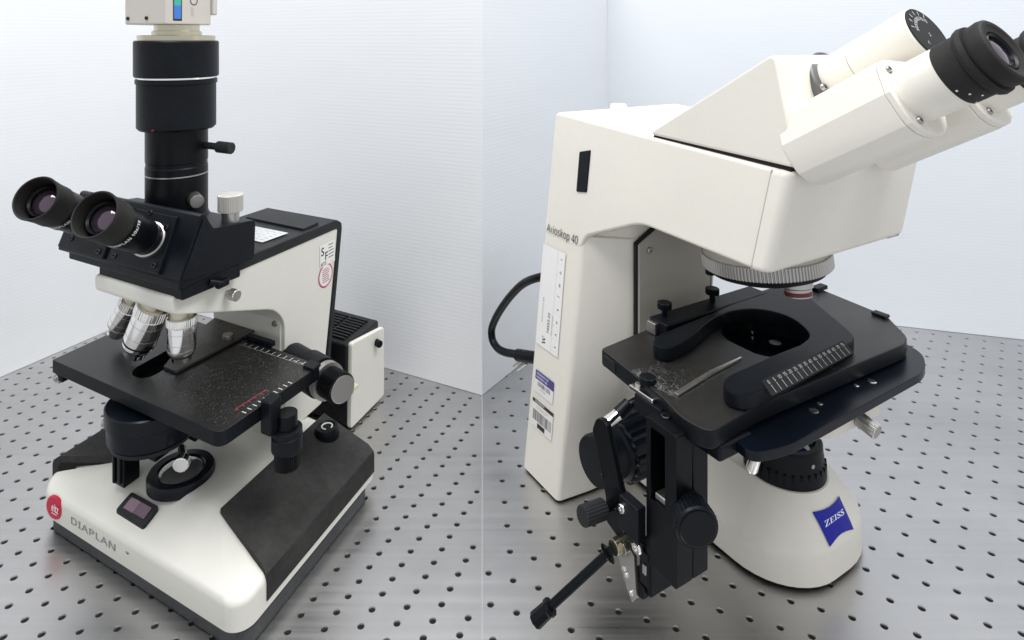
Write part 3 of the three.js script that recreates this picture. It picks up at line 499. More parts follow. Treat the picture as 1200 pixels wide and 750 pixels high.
// ---------------------------------------------------------------- the ivory microscope on the right
{
  K = 0; M = 1;
  const R = group('microscope_001', scene);
  R.position.set(0.05129, 0, -0.80754); R.rotation.y = -Math.atan2(0.862023, 0.506869);
  tag(R, 'ivory microscope with a blue square badge, tall column and black lever drive on its stage', 'microscope');
  const UP = V3(0, 1, 0), EU = V3(1, 0, 0), EV = V3(0, 0, -1), SIDE = V3(0, 0, 1), FRONT = EU.clone();
  const sideV = (y) => 0.045 * clamp(y / 0.45, 0, 1.05), rearU = (y) => 0.0087 * y / 0.4544;

  // stand: column, arm, front cover
  const stand = group('stand', R);
  const section = (y, grow = 0) => {
    const v0 = sideV(y) - grow, v1 = mix(0.205, 0.255, clamp(y / 0.35, 0, 1)) + grow, u0 = rearU(y) - grow, f = mix(0.0737, 0.0801, clamp(y / 0.30, 0, 1)) + grow, s = smooth(y, 0.02, 0.21), ub = mix(0.079, 0.1255, s) + grow, vb = mix(v0 + 0.05, 0.083, s), r = 0.006, o = [];
    const pts = [[u0, v0, r], [f, v0, r], [mix(f, ub, 0.9), mix(v0, vb, 0.88), 0.018], [ub, vb + 0.01, 0.004], [ub, v1 - 0.03, 0.004], [f, v1, r], [u0, v1, r]];
    pts.forEach((p, i) => { const a = pts[(i + 6) % 7], b = pts[(i + 1) % 7], la = Math.hypot(a[0] - p[0], a[1] - p[1]), lb = Math.hypot(b[0] - p[0], b[1] - p[1]), k = Math.min(p[2], la * 0.45, lb * 0.45);
      const A = [p[0] + (a[0] - p[0]) / la * k, p[1] + (a[1] - p[1]) / la * k], B = [p[0] + (b[0] - p[0]) / lb * k, p[1] + (b[1] - p[1]) / lb * k];
      for (let j = 0; j <= 5; j++) { const t = j / 5, q = (x, z, w) => (1 - t) ** 2 * x + 2 * t * (1 - t) * z + t * t * w; o.push([q(A[0], p[0], B[0]), y, q(A[1], p[1], B[1])]); } });
    return o;
  };
  part('column', loft([0.0025, 0.004, 0.03, 0.06, 0.09, 0.12, 0.15, 0.18, 0.21, 0.24, 0.27, 0.2801, 0.30, 0.313, 0.3145, 0.335, 0.36].map((y, i) => section(y, i === 0 ? -0.0015 : y > 0.314 ? -0.004 : y > 0.28 ? -0.0003 : 0)), { crease: 0.5 }), MAT.ivory, stand);
  part('foot_strip', loft([section(0.0006, -0.003), section(0.0026, -0.003)]), MAT.rubber, stand);
  const warpSide = (u, y, v) => [u, y, v < 0.1 ? v - 0.0445 + sideV(y) : v];
  const bend = (u, y, v) => warpSide(u + (u < 0.05 ? 0 : 0), y, v);
  part('arm', ext(rounded([[0.0062, 0.2970, 0.009], [0.0790, 0.2970, 0.009], [0.0860, 0.3145, 0.009], [0.172, 0.3512, 0.016], [0.3215, 0.3455, 0.009], [0.3355, 0.4362, 0.009], [0.1754, 0.4448, 0.02], [0.0088, 0.4545, 0.009]]), 'v', 0.0445, 0.262, 0.0038, bend), MAT.ivory, stand);
  {
    const lo = 0.3452, hi = 0.4366, su = (y) => mix(0.3094, 0.3237, (y - 0.3455) / 0.0883), fu = (y) => mix(0.3262, 0.3428, (y - 0.3455) / 0.0883), sec = (y, d) => outline(su(y), fu(y) - d, sideV(y) - 0.0012 + d, 0.265 - d, [0.0004, 0.009, 0.016, 0.0004], 8).map(([u, v]) => [u, y, v]);
    part('front_cover', loft([sec(lo, 0.005), sec(lo + 0.0008, 0.0025), sec(lo + 0.0026, 0.0008), sec(lo + 0.006, 0), sec(0.37, 0), sec(0.40, 0), sec(hi - 0.006, 0), sec(hi - 0.0026, 0.0008), sec(hi - 0.0008, 0.0025), sec(hi, 0.005)], { crease: 0.6 }), MAT.ivory, stand);
  }
  part('seam_shade_strip', ext([[0.3093, 0.3462], [0.3101, 0.3462], [0.3243, 0.4355], [0.3235, 0.4355]], 'v', 0.0431, 0.0460, 0.0001, warpSide), MAT.beige, stand);  // raised darker strip that paints the shade line of a groove
  part('top_plate', ext(rounded([[0.030, 0.080], [0.150, 0.070], [0.150, 0.20], [0.030, 0.21]], 0.002), 'y', 0.4462, 0.4545, 0.0005, (u, y, v) => [u, y - u * 0.055 + 0.0014, v]), MAT.ivory, stand);
  part('round_cap', turned(P(0.020, 0.452, 0.145), P(0.020, 0.4605, 0.145), [[0, 0], [0.0115, 0], [0.0115, 0.7], [0.0095, 1], [0, 1]], 36), MAT.white, stand);
  part('black_plate', ext(rounded([[0.0650, 0.3632], [0.0838, 0.3662], [0.0850, 0.4165], [0.0652, 0.4115]], 0.002), 'v', 0.043, 0.046, 0.0008, warpSide), MAT.blackPaint, stand);
  const sideDecal = (n, s, u, y, l) => decal(n, stand, s, P(u, y, sideV(y) - 0.0009), EU, UP.clone().add(V3(0, 0, -0.1)), l);
  sideDecal('name_lettering', print(0.064, 0.0150, 384, (x, w, h) => { x.fillStyle = '#2c2b2b'; x.font = `${h * 0.92}px sans-serif`; x.save(); const s = w / x.measureText('Axioskop 40').width; x.scale(s * 0.985, 1); x.fillText('A', 2, h * 0.78); const a = x.measureText('A').width, b = x.measureText('Ax').width; x.fillStyle = 'rgba(44,43,43,0.72)'; x.fillText('x', a, h * 0.78); x.fillStyle = '#2c2b2b'; x.fillText('ioskop 40', b, h * 0.78); x.restore(); }), 0.0440, 0.3065);
  sideDecal('asset_sticker', print(0.047, 0.126, 260, (x, w, h) => {
    x.fillStyle = '#eeecea'; x.fillRect(0, 0, w, h); x.strokeStyle = '#c3c0bc'; x.lineWidth = 2; x.strokeRect(w * 0.68, 0, 1, h); x.strokeRect(1, 1, w - 2, h - 2);
    x.fillStyle = '#3a3836'; x.font = `bold ${w * 0.105}px sans-serif`; ['I', 'O', 'M', 'J', 'R', 'H', 'V', 'S'].forEach((c, i) => { x.save(); x.translate(w * 0.84, h * (0.08 + i * 0.12)); x.rotate(Math.PI / 2); x.fillText(c, -6, 8); x.restore(); x.fillStyle = '#d5d2ce'; x.fillRect(w * 0.68, h * (0.125 + i * 0.12), w * 0.32, 1.5); x.fillStyle = '#3a3836'; });
    x.save(); x.translate(w * 0.55, h * 0.97); x.rotate(-Math.PI / 2); x.fillStyle = '#2f2d2c'; x.font = `bold ${w * 0.13}px sans-serif`; x.fillText('74553-22', w * 0.35, 0); x.fillStyle = '#7c7976'; x.font = `${w * 0.1}px sans-serif`; x.fillText('microscope', w * 0.35, w * 0.14); x.fillText('instrument lab', w * 0.55, -w * 0.3); x.fillStyle = '#262524'; x.font = `bold ${w * 0.2}px serif`; x.fillText('W', 2, -w * 0.12); x.restore();
  }), 0.0308, 0.2235, 'tall white sticker with a printed number');
  sideDecal('small_sticker', print(0.038, 0.026, 200, (x, w, h) => { x.fillStyle = '#e6e4e2'; x.fillRect(0, 0, w, h); x.fillStyle = '#4a4580'; x.fillRect(0, 0, w, h * 0.42); x.fillStyle = '#dcdaf0'; x.font = `bold ${h * 0.13}px sans-serif`; x.fillText('UNIVERSITY OF', w * 0.06, h * 0.17); x.fillText('PROPERTY NO.', w * 0.06, h * 0.34); x.fillStyle = '#3c3a38'; for (let i = 0; i < 26; i++) x.fillRect(w * (0.14 + i * 0.027), h * 0.48, 1 + rnd() * 3, h * 0.2); x.font = `${h * 0.11}px sans-serif`; x.fillText('4-018223', w * 0.3, h * 0.82); }), 0.0322, 0.1172, 'small sticker with a violet band');
  sideDecal('bar_code_sticker', print(0.043, 0.034, 200, (x, w, h) => { x.fillStyle = '#e4e2df'; x.fillRect(0, 0, w, h); x.fillStyle = '#35332f'; x.fillRect(0, h * 0.03, w, h * 0.13); x.fillStyle = '#d8d6d2'; x.font = `bold ${h * 0.1}px sans-serif`; x.fillText('EQUIPMENT', w * 0.12, h * 0.13); x.fillStyle = '#8a8784'; x.fillRect(w * 0.2, h * 0.24, w * 0.6, 2); x.fillRect(w * 0.2, h * 0.3, w * 0.5, 2); x.fillStyle = '#2e2c2a'; for (let i = 0; i < 34; i++) x.fillRect(w * (0.06 + i * 0.026), h * 0.4, 1 + rnd() * 3, h * 0.36); x.fillRect(w * 0.3, h * 0.8, w * 0.36, h * 0.16); }), 0.0330, 0.0795, 'white sticker with a bar code');
  part('recess_plate', ext(rounded([[0.0775, 0.16], [0.0775, 0.309], [0.1075, 0.3235], [0.2, 0.3235], [0.2, 0.16]], 0.002), 'u', 0.124, 0.1285, 0.0008), MAT.beige, stand);
  part('recess_edge', ext(rounded([[0.074, 0.16], [0.074, 0.311], [0.106, 0.327], [0.205, 0.327], [0.205, 0.16]], 0.002), 'u', 0.122, 0.1262, 0.0008), MAT.darkGrey, stand);
  screw(stand, P(0.1285, 0.3005, 0.0935), FRONT, 0.0042, 'screw', MAT.steel);

  // foot
  const foot = group('foot', R), seg = 10;
  const rim = (y, d, u1 = 0.303, v0 = 0.107, v1 = 0.289) => outline(0.062, u1 - d, v0 + d, v1 - d, [0.004, 0.066, 0.088, 0.004], seg).map(([u, v]) => [u, y, v]);
  const neck = (y, r, c = 0.243, w = 0.180) => outline(0.062, c + r, w - r, w + r, [0.004, r * 0.99, r * 0.99, 0.004], seg).map(([u, v]) => [u, y, v]);
  const between = (a, b, t, s) => a.map((q, i) => [mix(q[0], b[i][0], t), mix(q[1], b[i][1], s), mix(q[2], b[i][2], t)]);
  const A = rim(0.036, 0.003, 0.3055), B = neck(0.084, 0.043);
  part('base_strip', loft([rim(0.0006, 0.0035), rim(0.0042, 0.0035)]), MAT.rubber, foot);
  part('body', loft([rim(0.004, 0.002), rim(0.006, 0), rim(0.026, 0.0005), rim(0.0345, 0.0012), between(A, B, 0.03, 0.02), between(A, B, 0.09, 0.10), between(A, B, 0.22, 0.27), between(A, B, 0.42, 0.50), between(A, B, 0.63, 0.73), between(A, B, 0.84, 0.90), B, neck(0.0845, 0.040), neck(0.081, 0.037)], { crease: 0.55 }), MAT.ivory, foot);
  const lamp = group('field_lens', R);
  part('mount', turned(P(0.243, 0.0795, 0.180), P(0.243, 0.119, 0.180), [[0, 0], [0.041, 0], [0.0415, 0.3], [0.0385, 0.55], [0.0375, 0.95], [0.036, 1], [0.031, 1], [0.030, 0.8], [0, 0.8]], 64), MAT.blackPaint, lamp);
  for (let i = 0; i < 30; i++) { const t = (i / 30) * 6.28319; part('grip_rib', box(-0.0014, 0.0014, 0.085, 0.099, -0.001, 0.001, 0.0004).rotateY(-t).translate(0.243 + Math.cos(t + Math.PI / 2) * 0.0398, 0, -(0.180 - Math.sin(t + Math.PI / 2) * 0.0412)), MAT.blackAnodised, lamp); }
  part('lens', turned(P(0.243, 0.109, 0.180), P(0.243, 0.115, 0.180), [[0.031, 0], [0.027, 0.4], [0.016, 0.85], [0, 1]], 48, 1), phys({ name: 'blue_filter_glass', color: lin(0.012, 0.016, 0.09), roughness: 0.08, clearcoat: 1 }), lamp);
  for (const t of [0.2, 2.3]) part('set_screw', rod(P(0.243 + 0.037 * Math.cos(t), 0.107, 0.180 - 0.037 * Math.sin(t)), P(0.243 + 0.039 * Math.cos(t), 0.107, 0.180 - 0.039 * Math.sin(t)), 0.0022), MAT.steel, lamp);
  // blue badge on the sloping front of the foot
  {
    const c = [P(0.288, 0.0705, 0.158), P(0.2896, 0.0718, 0.202), P(0.2998, 0.0402, 0.211), P(0.3005, 0.0399, 0.1675)], n = V3(0.9, 0.43, 0).normalize(), ray = new THREE.Raycaster(), shell = foot.children.find((o) => o.name === 'body');
    shell.updateMatrixWorld(true); R.updateMatrixWorld(true);
    const toLocal = R.matrixWorld.clone().invert(), nw = n.clone().transformDirection(R.matrixWorld), G = 14, pos = [], uv = [];
    const bl = (s, t) => c[0].clone().lerp(c[1], s).lerp(c[3].clone().lerp(c[2], s), t);
    const pt = (s, t) => { const b = Math.sin(Math.PI * s), p = bl(s, mix(0.07 * b, 1 - 0.13 * b, t)); ray.set(p.clone().addScaledVector(n, 0.05).applyMatrix4(R.matrixWorld), nw.clone().negate()); const h = ray.intersectObject(shell)[0]; return (h ? h.point.applyMatrix4(toLocal) : p).addScaledVector(n, 0.0011); };
    for (let i = 0; i < G; i++) for (let j = 0; j < G; j++) for (const [a, b] of [[0, 0], [1, 1], [0, 1], [0, 0], [1, 0], [1, 1]]) { const s = (i + b) / G, t = (j + a) / G; pos.push(...pt(s, t).toArray()); uv.push(s, 1 - t); }
    const g = new THREE.BufferGeometry(); g.setAttribute('position', new THREE.Float32BufferAttribute(pos, 3)); g.setAttribute('uv', new THREE.Float32BufferAttribute(uv, 2)); g.computeVertexNormals();
    const cv = document.createElement('canvas'); cv.width = 256; cv.height = 256; const x = cv.getContext('2d'); x.fillStyle = '#07139a'; x.fillRect(0, 0, 256, 256);
    x.fillStyle = '#eef0ff'; x.font = 'italic bold 62px serif'; x.textAlign = 'center'; x.save(); x.translate(128, 128); x.scale(1.12, 1); x.fillText('ZEISS', 0, 0); x.restore(); 
    const t = new THREE.CanvasTexture(cv); t.colorSpace = THREE.SRGBColorSpace;
    part('badge', mergeVertices(g), phys({ name: 'blue_enamel', map: t, roughness: 0.38, specularIntensity: 0.6, clearcoat: 0.15 }), R, 'blue square maker badge with curved edges');
  }

  // stage
  const stage = group('stage', R), hole = new THREE.Path([...Array(40)].map((_, i) => { const t = -1.2 + (1 - i / 39) * (Math.PI + 2.4) - Math.PI / 2 + Math.PI / 2; return new THREE.Vector2(0.240 + Math.cos(t) * 0.046, 0.155 + Math.sin(t) * 0.046); }));
  const sh = rounded([[0.1697, -0.0175, 0.005], [0.2700, -0.0302, 0.02], [0.2940, -0.0385, 0.01], [0.3225, -0.0350, 0.012], [0.3165, 0.031, 0.03], [0.3245, 0.262, 0.008], [0.317, 0.284, 0.006], [0.279, 0.319, 0.006], [0.190, 0.330, 0.006], [0.158, 0.30, 0.01], [0.158, 0.10, 0.004]]); sh.holes.push(hole);
  const [upper, rest] = splitTop(ext(sh, 'y', 0.2135, 0.23, 0.0022, undefined, 12));
  part('worn_top', upper, MAT.stageBlack, part('stage_plate', rest, MAT.blackPaint, R));
  part('slot_shade_block', box(0.178, 0.196, 0.2165, 0.2275, -0.0215, -0.0165, 0.0005), MAT.gapShade, stage);  // solid black block painting the dark inside of a slot in the edge
  decal('wear_and_marks', stage, print(0.17, 0.36, 760, (x, w, h) => {
    const X = (u) => (u - 0.155) / 0.17 * w, Y = (v) => h - (v + 0.03) / 0.36 * h;
    for (let i = 0; i < 420; i++) { const v = -0.022 + 0.05 * rnd() ** 2.2, u = 0.218 + 0.05 * rnd(), l = 0.004 + 0.014 * rnd(), k = 1 - (v + 0.022) / 0.055; lines(x, [[X(u), Y(v), X(u + l * (rnd() - 0.3)), Y(v + l * 0.8 * (rnd() - 0.4))]], `rgba(216,214,208,${0.04 + 0.22 * rnd() * k})`, 0.7 + rnd() * 1.6); }
    for (let i = 0; i < 900; i++) { x.fillStyle = `rgba(190,184,176,${0.05 + 0.16 * rnd()})`; x.fillRect(X(0.16 + 0.15 * rnd()), Y(-0.02 + 0.33 * rnd()), 1 + rnd() * 2, 1 + rnd() * 2); }
    for (let i = 0; i < 12; i++) { const v = 0.238 + i * 0.0075; lines(x, [[X(0.180), Y(v), X(i % 5 ? 0.184 : 0.187), Y(v)]], '#cfcfcc', 4); }
    for (let i = 0; i < 14; i++) { const v = 0.125 + i * 0.0065; lines(x, [[X(0.171), Y(v), X(0.175), Y(v)]], '#b8b8b4', 3); }
    lines(x, [[X(0.305), Y(0.078), X(0.317), Y(0.078)], [X(0.3055), Y(0.150), X(0.317), Y(0.150)]], '#b9b9b5', 3);
  }), P(0.24, 0.2303, 0.15), EU, EV);
  part('hole_ring', turned(P(0.240, 0.199, 0.155), P(0.240, 0.2134, 0.155), [[0.0495, 1], [0.047, 1], [0.047, 0.65], [0.042, 0.62], [0.042, 0], [0.0495, 0]], 64), MAT.blackPaint, stage);
  part('condenser_face', turned(P(0.230, 0.196, 0.183), P(0.230, 0.2085, 0.183), [[0, 0], [0.040, 0], [0.040, 0.5], [0.034, 0.75], [0.033, 1], [0.0275, 1], [0.0275, 0.8], [0, 0.8]], 64), MAT.chrome, stage);
  part('condenser_lens', turned(P(0.230, 0.2050, 0.183), P(0.230, 0.2125, 0.183), [[0.027, 0], [0.024, 0.4], [0.014, 0.85], [0, 1]], 48, 1), phys({ name: 'reflection_tinted_glass', color: lin(0.55, 0.56, 0.55), roughness: 0.06, clearcoat: 1 }), stage);  // pale colour stands in for light reflected by the lens
  for (const [u, v] of [[0.205, 0.178], [0.262, 0.193]]) part('centring_screw', rod(P(u, 0.2132, v), P(u, 0.2165, v), 0.0024), MAT.chrome, stage);
  part('lower_plate', ext(rounded([[0.200, 0.01, 0.01], [0.3174, -0.001, 0.012], [0.3385, -0.004, 0.02], [0.3479, 0.030, 0.03], [0.3455, 0.262, 0.02], [0.322, 0.306, 0.03], [0.24, 0.306, 0.02], [0.200, 0.28, 0.01]]), 'y', 0.2035, 0.212, 0.001, undefined, 12), MAT.blueBlack, stage);
  for (const [u, v, r] of [[0.3285, 0.0965, 0.0042], [0.3285, 0.1925, 0.0042], [0.3250, 0.1115, 0.0026], [0.325, 0.172, 0.0026]]) part('countersunk_screw', turned(P(u, 0.2118, v), P(u, 0.2128, v), [[0, 0], [r, 0], [r, 0.6], [r * 0.7, 1], [0, 0.7]], 20), r > 0.003 ? MAT.chrome : MAT.screw, stage);
  const holder = group('specimen_holder', stage);
  const hs = new THREE.Shape(); hs.moveTo(0.2010, 0.036); hs.quadraticCurveTo(0.2050, 0.014, 0.2180, 0.0135); hs.quadraticCurveTo(0.2285, 0.015, 0.2270, 0.030); hs.quadraticCurveTo(0.2230, 0.062, 0.2125, 0.0856);
  hs.splineThru([[0.2037, 0.119], [0.2032, 0.1482], [0.2124, 0.1728], [0.2302, 0.1854], [0.2503, 0.1859], [0.2718, 0.1749], [0.2834, 0.161], [0.2884, 0.138]].map((q) => new THREE.Vector2(...q)));
  hs.lineTo(0.2878, 0.085); hs.lineTo(0.2895, 0.040); hs.quadraticCurveTo(0.290, 0.010, 0.3075, 0.008); hs.quadraticCurveTo(0.321, 0.010, 0.3215, 0.03); hs.lineTo(0.3115, 0.186); hs.quadraticCurveTo(0.309, 0.203, 0.297, 0.211); hs.lineTo(0.2230, 0.258); hs.quadraticCurveTo(0.210, 0.263, 0.184, 0.25); hs.lineTo(0.184, 0.225); hs.lineTo(0.1965, 0.10); hs.closePath();
  part('frame', ext(hs, 'y', 0.2308, 0.245, 0.0018, undefined, 8), MAT.blackPaint, holder);
  const rul = part('engraved_scale', box(-0.0685, 0.0685, -0.0008, 0.0008, -0.0068, 0.0068, 0.0004), MAT.darkGrey, holder);
  const rc = P(0.3172, 0.2440, 0.1085), rx = P(-0.0065, 0.0, 0.136).normalize(), rn = V3(0.62, 0.78, 0).normalize(), rz = rx.clone().cross(rn).normalize();
  rul.geometry.applyMatrix4(new THREE.Matrix4().makeBasis(rx, rn, rz).setPosition(rc));
  decal('scale_lettering', rul, print(0.132, 0.0125, 768, (x, w, h) => { x.fillStyle = '#d6d6d2'; x.font = `${h * 0.34}px sans-serif`; x.textAlign = 'center'; for (let i = 0; i <= 15; i++) { const a = w * (0.03 + i * 0.0625); x.fillRect(a, h * 0.42, 3, h * 0.55); x.fillText(String(i * 5), a + 1, h * 0.36); } }), rc.clone().addScaledVector(rn, 0.0012), rx, rz.clone().negate());
  const bar = group('rear_slide', stage);
  part('rail', box(0.166, 0.192, 0.2305, 0.2455, 0.055, 0.225, 0.002), MAT.blackPaint, bar);
  part('end_block', box(0.168, 0.180, 0.2305, 0.243, 0.050, 0.056, 0.001), MAT.steel, bar);
  for (const v of [0.0705, 0.148]) { const k = group('thumb_screw', bar); part('stem', rod(P(0.174, 0.2445, v), P(0.174, 0.2545, v), 0.0032), MAT.blackAnodised, k); part('head', knurled(P(0.174, 0.2535, v), P(0.174, 0.2605, v), 0.0078, 30, 0.05), MAT.blackAnodised, k); }
  part('side_clamp', box(0.190, 0.200, 0.2305, 0.2355, 0.312, 0.334, 0.001), MAT.blackPaint, stage);
  part('side_clamp', box(0.268, 0.284, 0.2305, 0.2340, 0.305, 0.315, 0.001), MAT.darkGrey, stage);
  part('pointer_strip', ext(rounded([[0.2735, -0.0175], [0.2685, -0.0175], [0.2595, 0.040], [0.2575, 0.088], [0.2595, 0.088], [0.2645, 0.040]], 0.0008), 'y', 0.2306, 0.2326, 0.0003), MAT.chrome, stage);

  // condenser carrier and its little controls under the stage
  const con = group('condenser_carrier', R);
  part('carrier', ext(rounded([[0.215, 0.120], [0.325, 0.108], [0.333, 0.120], [0.333, 0.200], [0.318, 0.215], [0.215, 0.215]], 0.004), 'y', 0.180, 0.2035, 0.0015), MAT.ivory, con);
  part('carrier_arm', box(0.232, 0.262, 0.168, 0.2035, 0.030, 0.075, 0.004), MAT.ivory, con);
  part('bracket', box(0.075, 0.215, 0.150, 0.2035, 0.115, 0.20, 0.004), MAT.ivory, con);
  part('thumb_screw', [rod(P(0.325, 0.191, 0.159), P(0.336, 0.1885, 0.159), 0.003), knurled(P(0.334, 0.189, 0.159), P(0.3515, 0.1845, 0.159), 0.0072, 26)], MAT.steel, con);
  part('lever', [rod(P(0.320, 0.1955, 0.182), P(0.327, 0.1955, 0.207), 0.0052), rod(P(0.327, 0.1955, 0.207), P(0.33, 0.1955, 0.219), 0.0022)], MAT.brass, con);
  part('swing_lever', [rod(P(0.277, 0.172, 0.098), P(0.272, 0.148, 0.098), 0.0032), turned(P(0.272, 0.148, 0.098), P(0.2625, 0.118, 0.098), [[0, 0], [0.0034, 0.02], [0.0052, 0.18], [0.0058, 0.9], [0.0045, 1], [0, 1]], 24)], MAT.chrome, con);
  part('condenser_body', turned(P(0.2345, 0.150, 0.150), P(0.2345, 0.2035, 0.150), [[0, 0], [0.032, 0], [0.036, 0.1], [0.036, 1], [0, 1]], 48), MAT.blackPaint, con);

  // nosepiece and objective
  const nose = group('nosepiece', R), na = P(0.2385, 0.308, 0.155), ax = V3(-0.10, 1, 0.06).normalize(), up = (h) => na.clone().addScaledVector(ax, h);
  part('knurled_ring', knurled(up(0), up(0.0145), 0.0655, 120, 0.022), MAT.steel, nose);
  part('turret', turned(up(-0.012), up(0.001), [[0, 0], [0.045, 0.05], [0.058, 0.45], [0.063, 1], [0, 1]], 64), MAT.darkGrey, nose);
  part('upper_ring', turned(up(0.0144), up(0.05), [[0, 0], [0.0635, 0], [0.0635, 0.2], [0.058, 0.5], [0.058, 1], [0, 1]], 64), MAT.beige, nose);
  const ob = group('objective', nose), oa = P(0.276, 0.309, 0.150), od = P(0.2795, 0.2875, 0.150);
  part('barrel', turned(oa, od, [[0, 0], [0.0145, 0], [0.0150, 0.05], [0.0150, 0.55], [0.0128, 0.62], [0.0128, 0.97], [0, 1]], 48), MAT.steel, ob);
  part('red_band', turned(oa.clone().lerp(od, 0.72), oa.clone().lerp(od, 0.93), [[0.012, 0], [0.0133, 0.08], [0.0133, 0.92], [0.012, 1]], 48), MAT.red, ob);
  part('cap', rod(P(0.201, 0.298, 0.112), P(0.2005, 0.292, 0.112), 0.005), MAT.blackAnodised, nose);
  part('slider_tab', box(0.30, 0.312, 0.338, 0.3452, 0.255, 0.278, 0.001), MAT.blackPaint, nose);

  // binocular head
  const head = group('binocular_head', R);
  part('gap_shade_slab', ext(rounded([[0.180, 0.4395], [0.180, 0.4475], [0.340, 0.4415], [0.338, 0.4325]], 0.0022), 'v', 0.0475, 0.205, 0.001), MAT.gapShade, head);  // dark slab added to paint the shaded gap under the head
  part('body', ext(rounded([[0.1725, 0.4465, 0.012], [0.3219, 0.5372, 0.008], [0.3450, 0.4395, 0.007]]), 'v', 0.0455, 0.212, 0.003, (u, y, v) => { const k = clamp((y - 0.4475) / 0.088, 0, 1); return [u, y, v > 0.1 ? v - 0.045 * k : v + 0.002 * k]; }), MAT.ivory, head);
  const D = V3(0.854, 0.520, 0).normalize(), H = V3(-0.52, 0.854, 0).normalize(), along = (u, y, v, t) => P(u, y, v).addScaledVector(D, t);
  // hinge with its scale
  const hin = group('hinge', head), h0 = [0.3235, 0.502, 0.125];
  part('mount_ring', turned(along(...h0, 0.000), along(...h0, 0.0135), [[0, 0], [0.0335, 0], [0.0335, 0.9], [0.032, 1], [0, 1]], 56), std({ name: 'dark_hinge_metal', color: lin(0.16, 0.16, 0.165), metalness: 0.8, roughness: 0.4 }), hin);
  for (const s of [-1, 1]) screw(hin, along(...h0, 0.0135).add(V3(0, 0, 0.0285 * (s > 0 ? 1 : -1))).addScaledVector(H, -0.004), D, 0.0042);
  part('drum', turned(along(...h0, 0.012), along(...h0, 0.042), [[0, 0], [0.0255, 0], [0.0255, 0.985], [0.025, 1], [0, 1]], 56), MAT.ivory, hin);
  part('drum', turned(along(...h0, 0.0425), along(...h0, 0.099), [[0, 0], [0.025, 0], [0.0255, 0.01], [0.0255, 0.98], [0.0245, 1], [0, 1]], 56), MAT.ivory, hin);
  const disc = part('scale_disc', turned(along(...h0, 0.0988), along(...h0, 0.1003), [[0, 0], [0.0242, 0], [0.0242, 0.8], [0.0236, 1], [0, 1]], 56), MAT.darkGrey, hin);
  decal('scale_lettering', disc, print(0.047, 0.047, 256, (x, w, h) => { x.fillStyle = '#dcdcda'; x.font = `${h * 0.1}px sans-serif`; x.textAlign = 'center'; ['50', '55', '60', '65', '70', '75'].forEach((s, i) => { x.save(); x.translate(w / 2, h / 2); x.rotate(-1.25 + i * 0.36); x.fillRect(-2, -h * 0.46, 4, h * 0.08); x.fillText(s, 0, -h * 0.27); x.restore(); }); x.fillText('2', w * 0.5, h * 0.56); x.fillText('-1', w * 0.28, h * 0.72); }), along(...h0, 0.1006), EV, H);
  // a tube: angular body, flange, barrel and eyepiece
  const tube = (v, o, label) => {
    const T = group('eyepiece_tube', head); T.userData.label = label;
    const base = P(...o, v), at = (t) => base.clone().addScaledVector(D, t), cross = (t, pts) => pts.map(([a, b]) => { const q = at(t).addScaledVector(H, b); return [q.x, q.y, v + a]; });
    const s = 8, prof = []; // cross-section: ridge on the near side, rounded below
    for (const [a, b] of [[-0.018, 0.0275], [-0.0285, 0.004], [-0.0282, -0.003]]) prof.push([a, b]);
    for (let i = 0; i <= s; i++) { const t = Math.PI + (i / s) * Math.PI; prof.push([Math.cos(t) * 0.0275, -0.014 + Math.sin(t) * 0.0205]); }
    for (const [a, b] of [[0.0282, -0.003], [0.0282, 0.019], [0.021, 0.028], [-0.011, 0.0308]]) prof.push([a, b]);
    const sc = (k) => prof.map(([a, b]) => [a * k, b * k]);
    part('angular_body', loft([cross(-0.064, sc(0.96)), cross(-0.0625, prof), cross(0.033, prof), cross(0.034, sc(0.985))], { crease: 0.42 }), MAT.ivory, T);
    part('flange', loft([cross(0.0342, sc(0.97)), cross(0.0348, sc(0.985)), cross(0.0388, sc(0.985)), cross(0.0395, sc(0.95))], { crease: 0.42 }), MAT.ivory, T);
    for (const [a, b] of [[-0.014, 0.0215], [-0.0155, -0.021]]) screw(T, at(0.0395).addScaledVector(H, b).add(V3(0, 0, -a)), D, 0.0028);
    part('barrel', turned(at(0.036), at(0.0715), [[0, 0], [0.0232, 0], [0.0228, 0.1], [0.0228, 0.98], [0.022, 1], [0, 1]], 64), MAT.ivory, T);
    const e = group('eyepiece', T);
    e.userData.label = label.replace('tube', 'eyepiece');
    part('focus_ring', turned(at(0.070), at(0.094), [[0, 0], [0.0226, 0], [0.0236, 0.05], [0.0236, 0.62], [0.0228, 0.68], [0.0252, 0.74], [0.0262, 0.85], [0.0255, 1], [0, 1]], 64), MAT.rubber, e);
    part('eyecup', turned(at(0.0895), at(0.107), [[0.022, 0], [0.0245, 0.05], [0.0228, 0.22], [0.0236, 0.35], [0.0245, 0.75], [0.0238, 0.94], [0.0222, 1], [0.0200, 0.99], [0.0182, 0.92], [0.0152, 0.88], [0.0140, 0.7]], 72), MAT.rubber, e);
    part('lens_cell', turned(at(0.0965), at(0.1050), [[0.0142, 0], [0.0142, 0.9], [0.0136, 1], [0.0122, 0.85], [0.0116, 0.6]], 56), MAT.blackAnodised, e);
    part('lens', turned(at(0.1010), at(0.1040), [[0.0118, 0], [0.0112, 0.25], [0.0085, 0.65], [0.0045, 0.92], [0, 1]], 48, 1), MAT.glass, e);
    for (let i = 0; i < 9; i++) { const t = 2.2 + i * 0.28, n = H.clone().multiplyScalar(Math.cos(t)).add(V3(0, 0, Math.sin(t))); part('index_mark', rod(at(0.0735 + (i % 3) * 0.004).addScaledVector(n, 0.0233), at(0.0735 + (i % 3) * 0.004).addScaledVector(n, 0.0238), 0.0008, 0.0008, 0.1, 8), MAT.white, e); }
  };
  tube(0.070, [0.390, 0.4873], 'near tube with the squared white body');
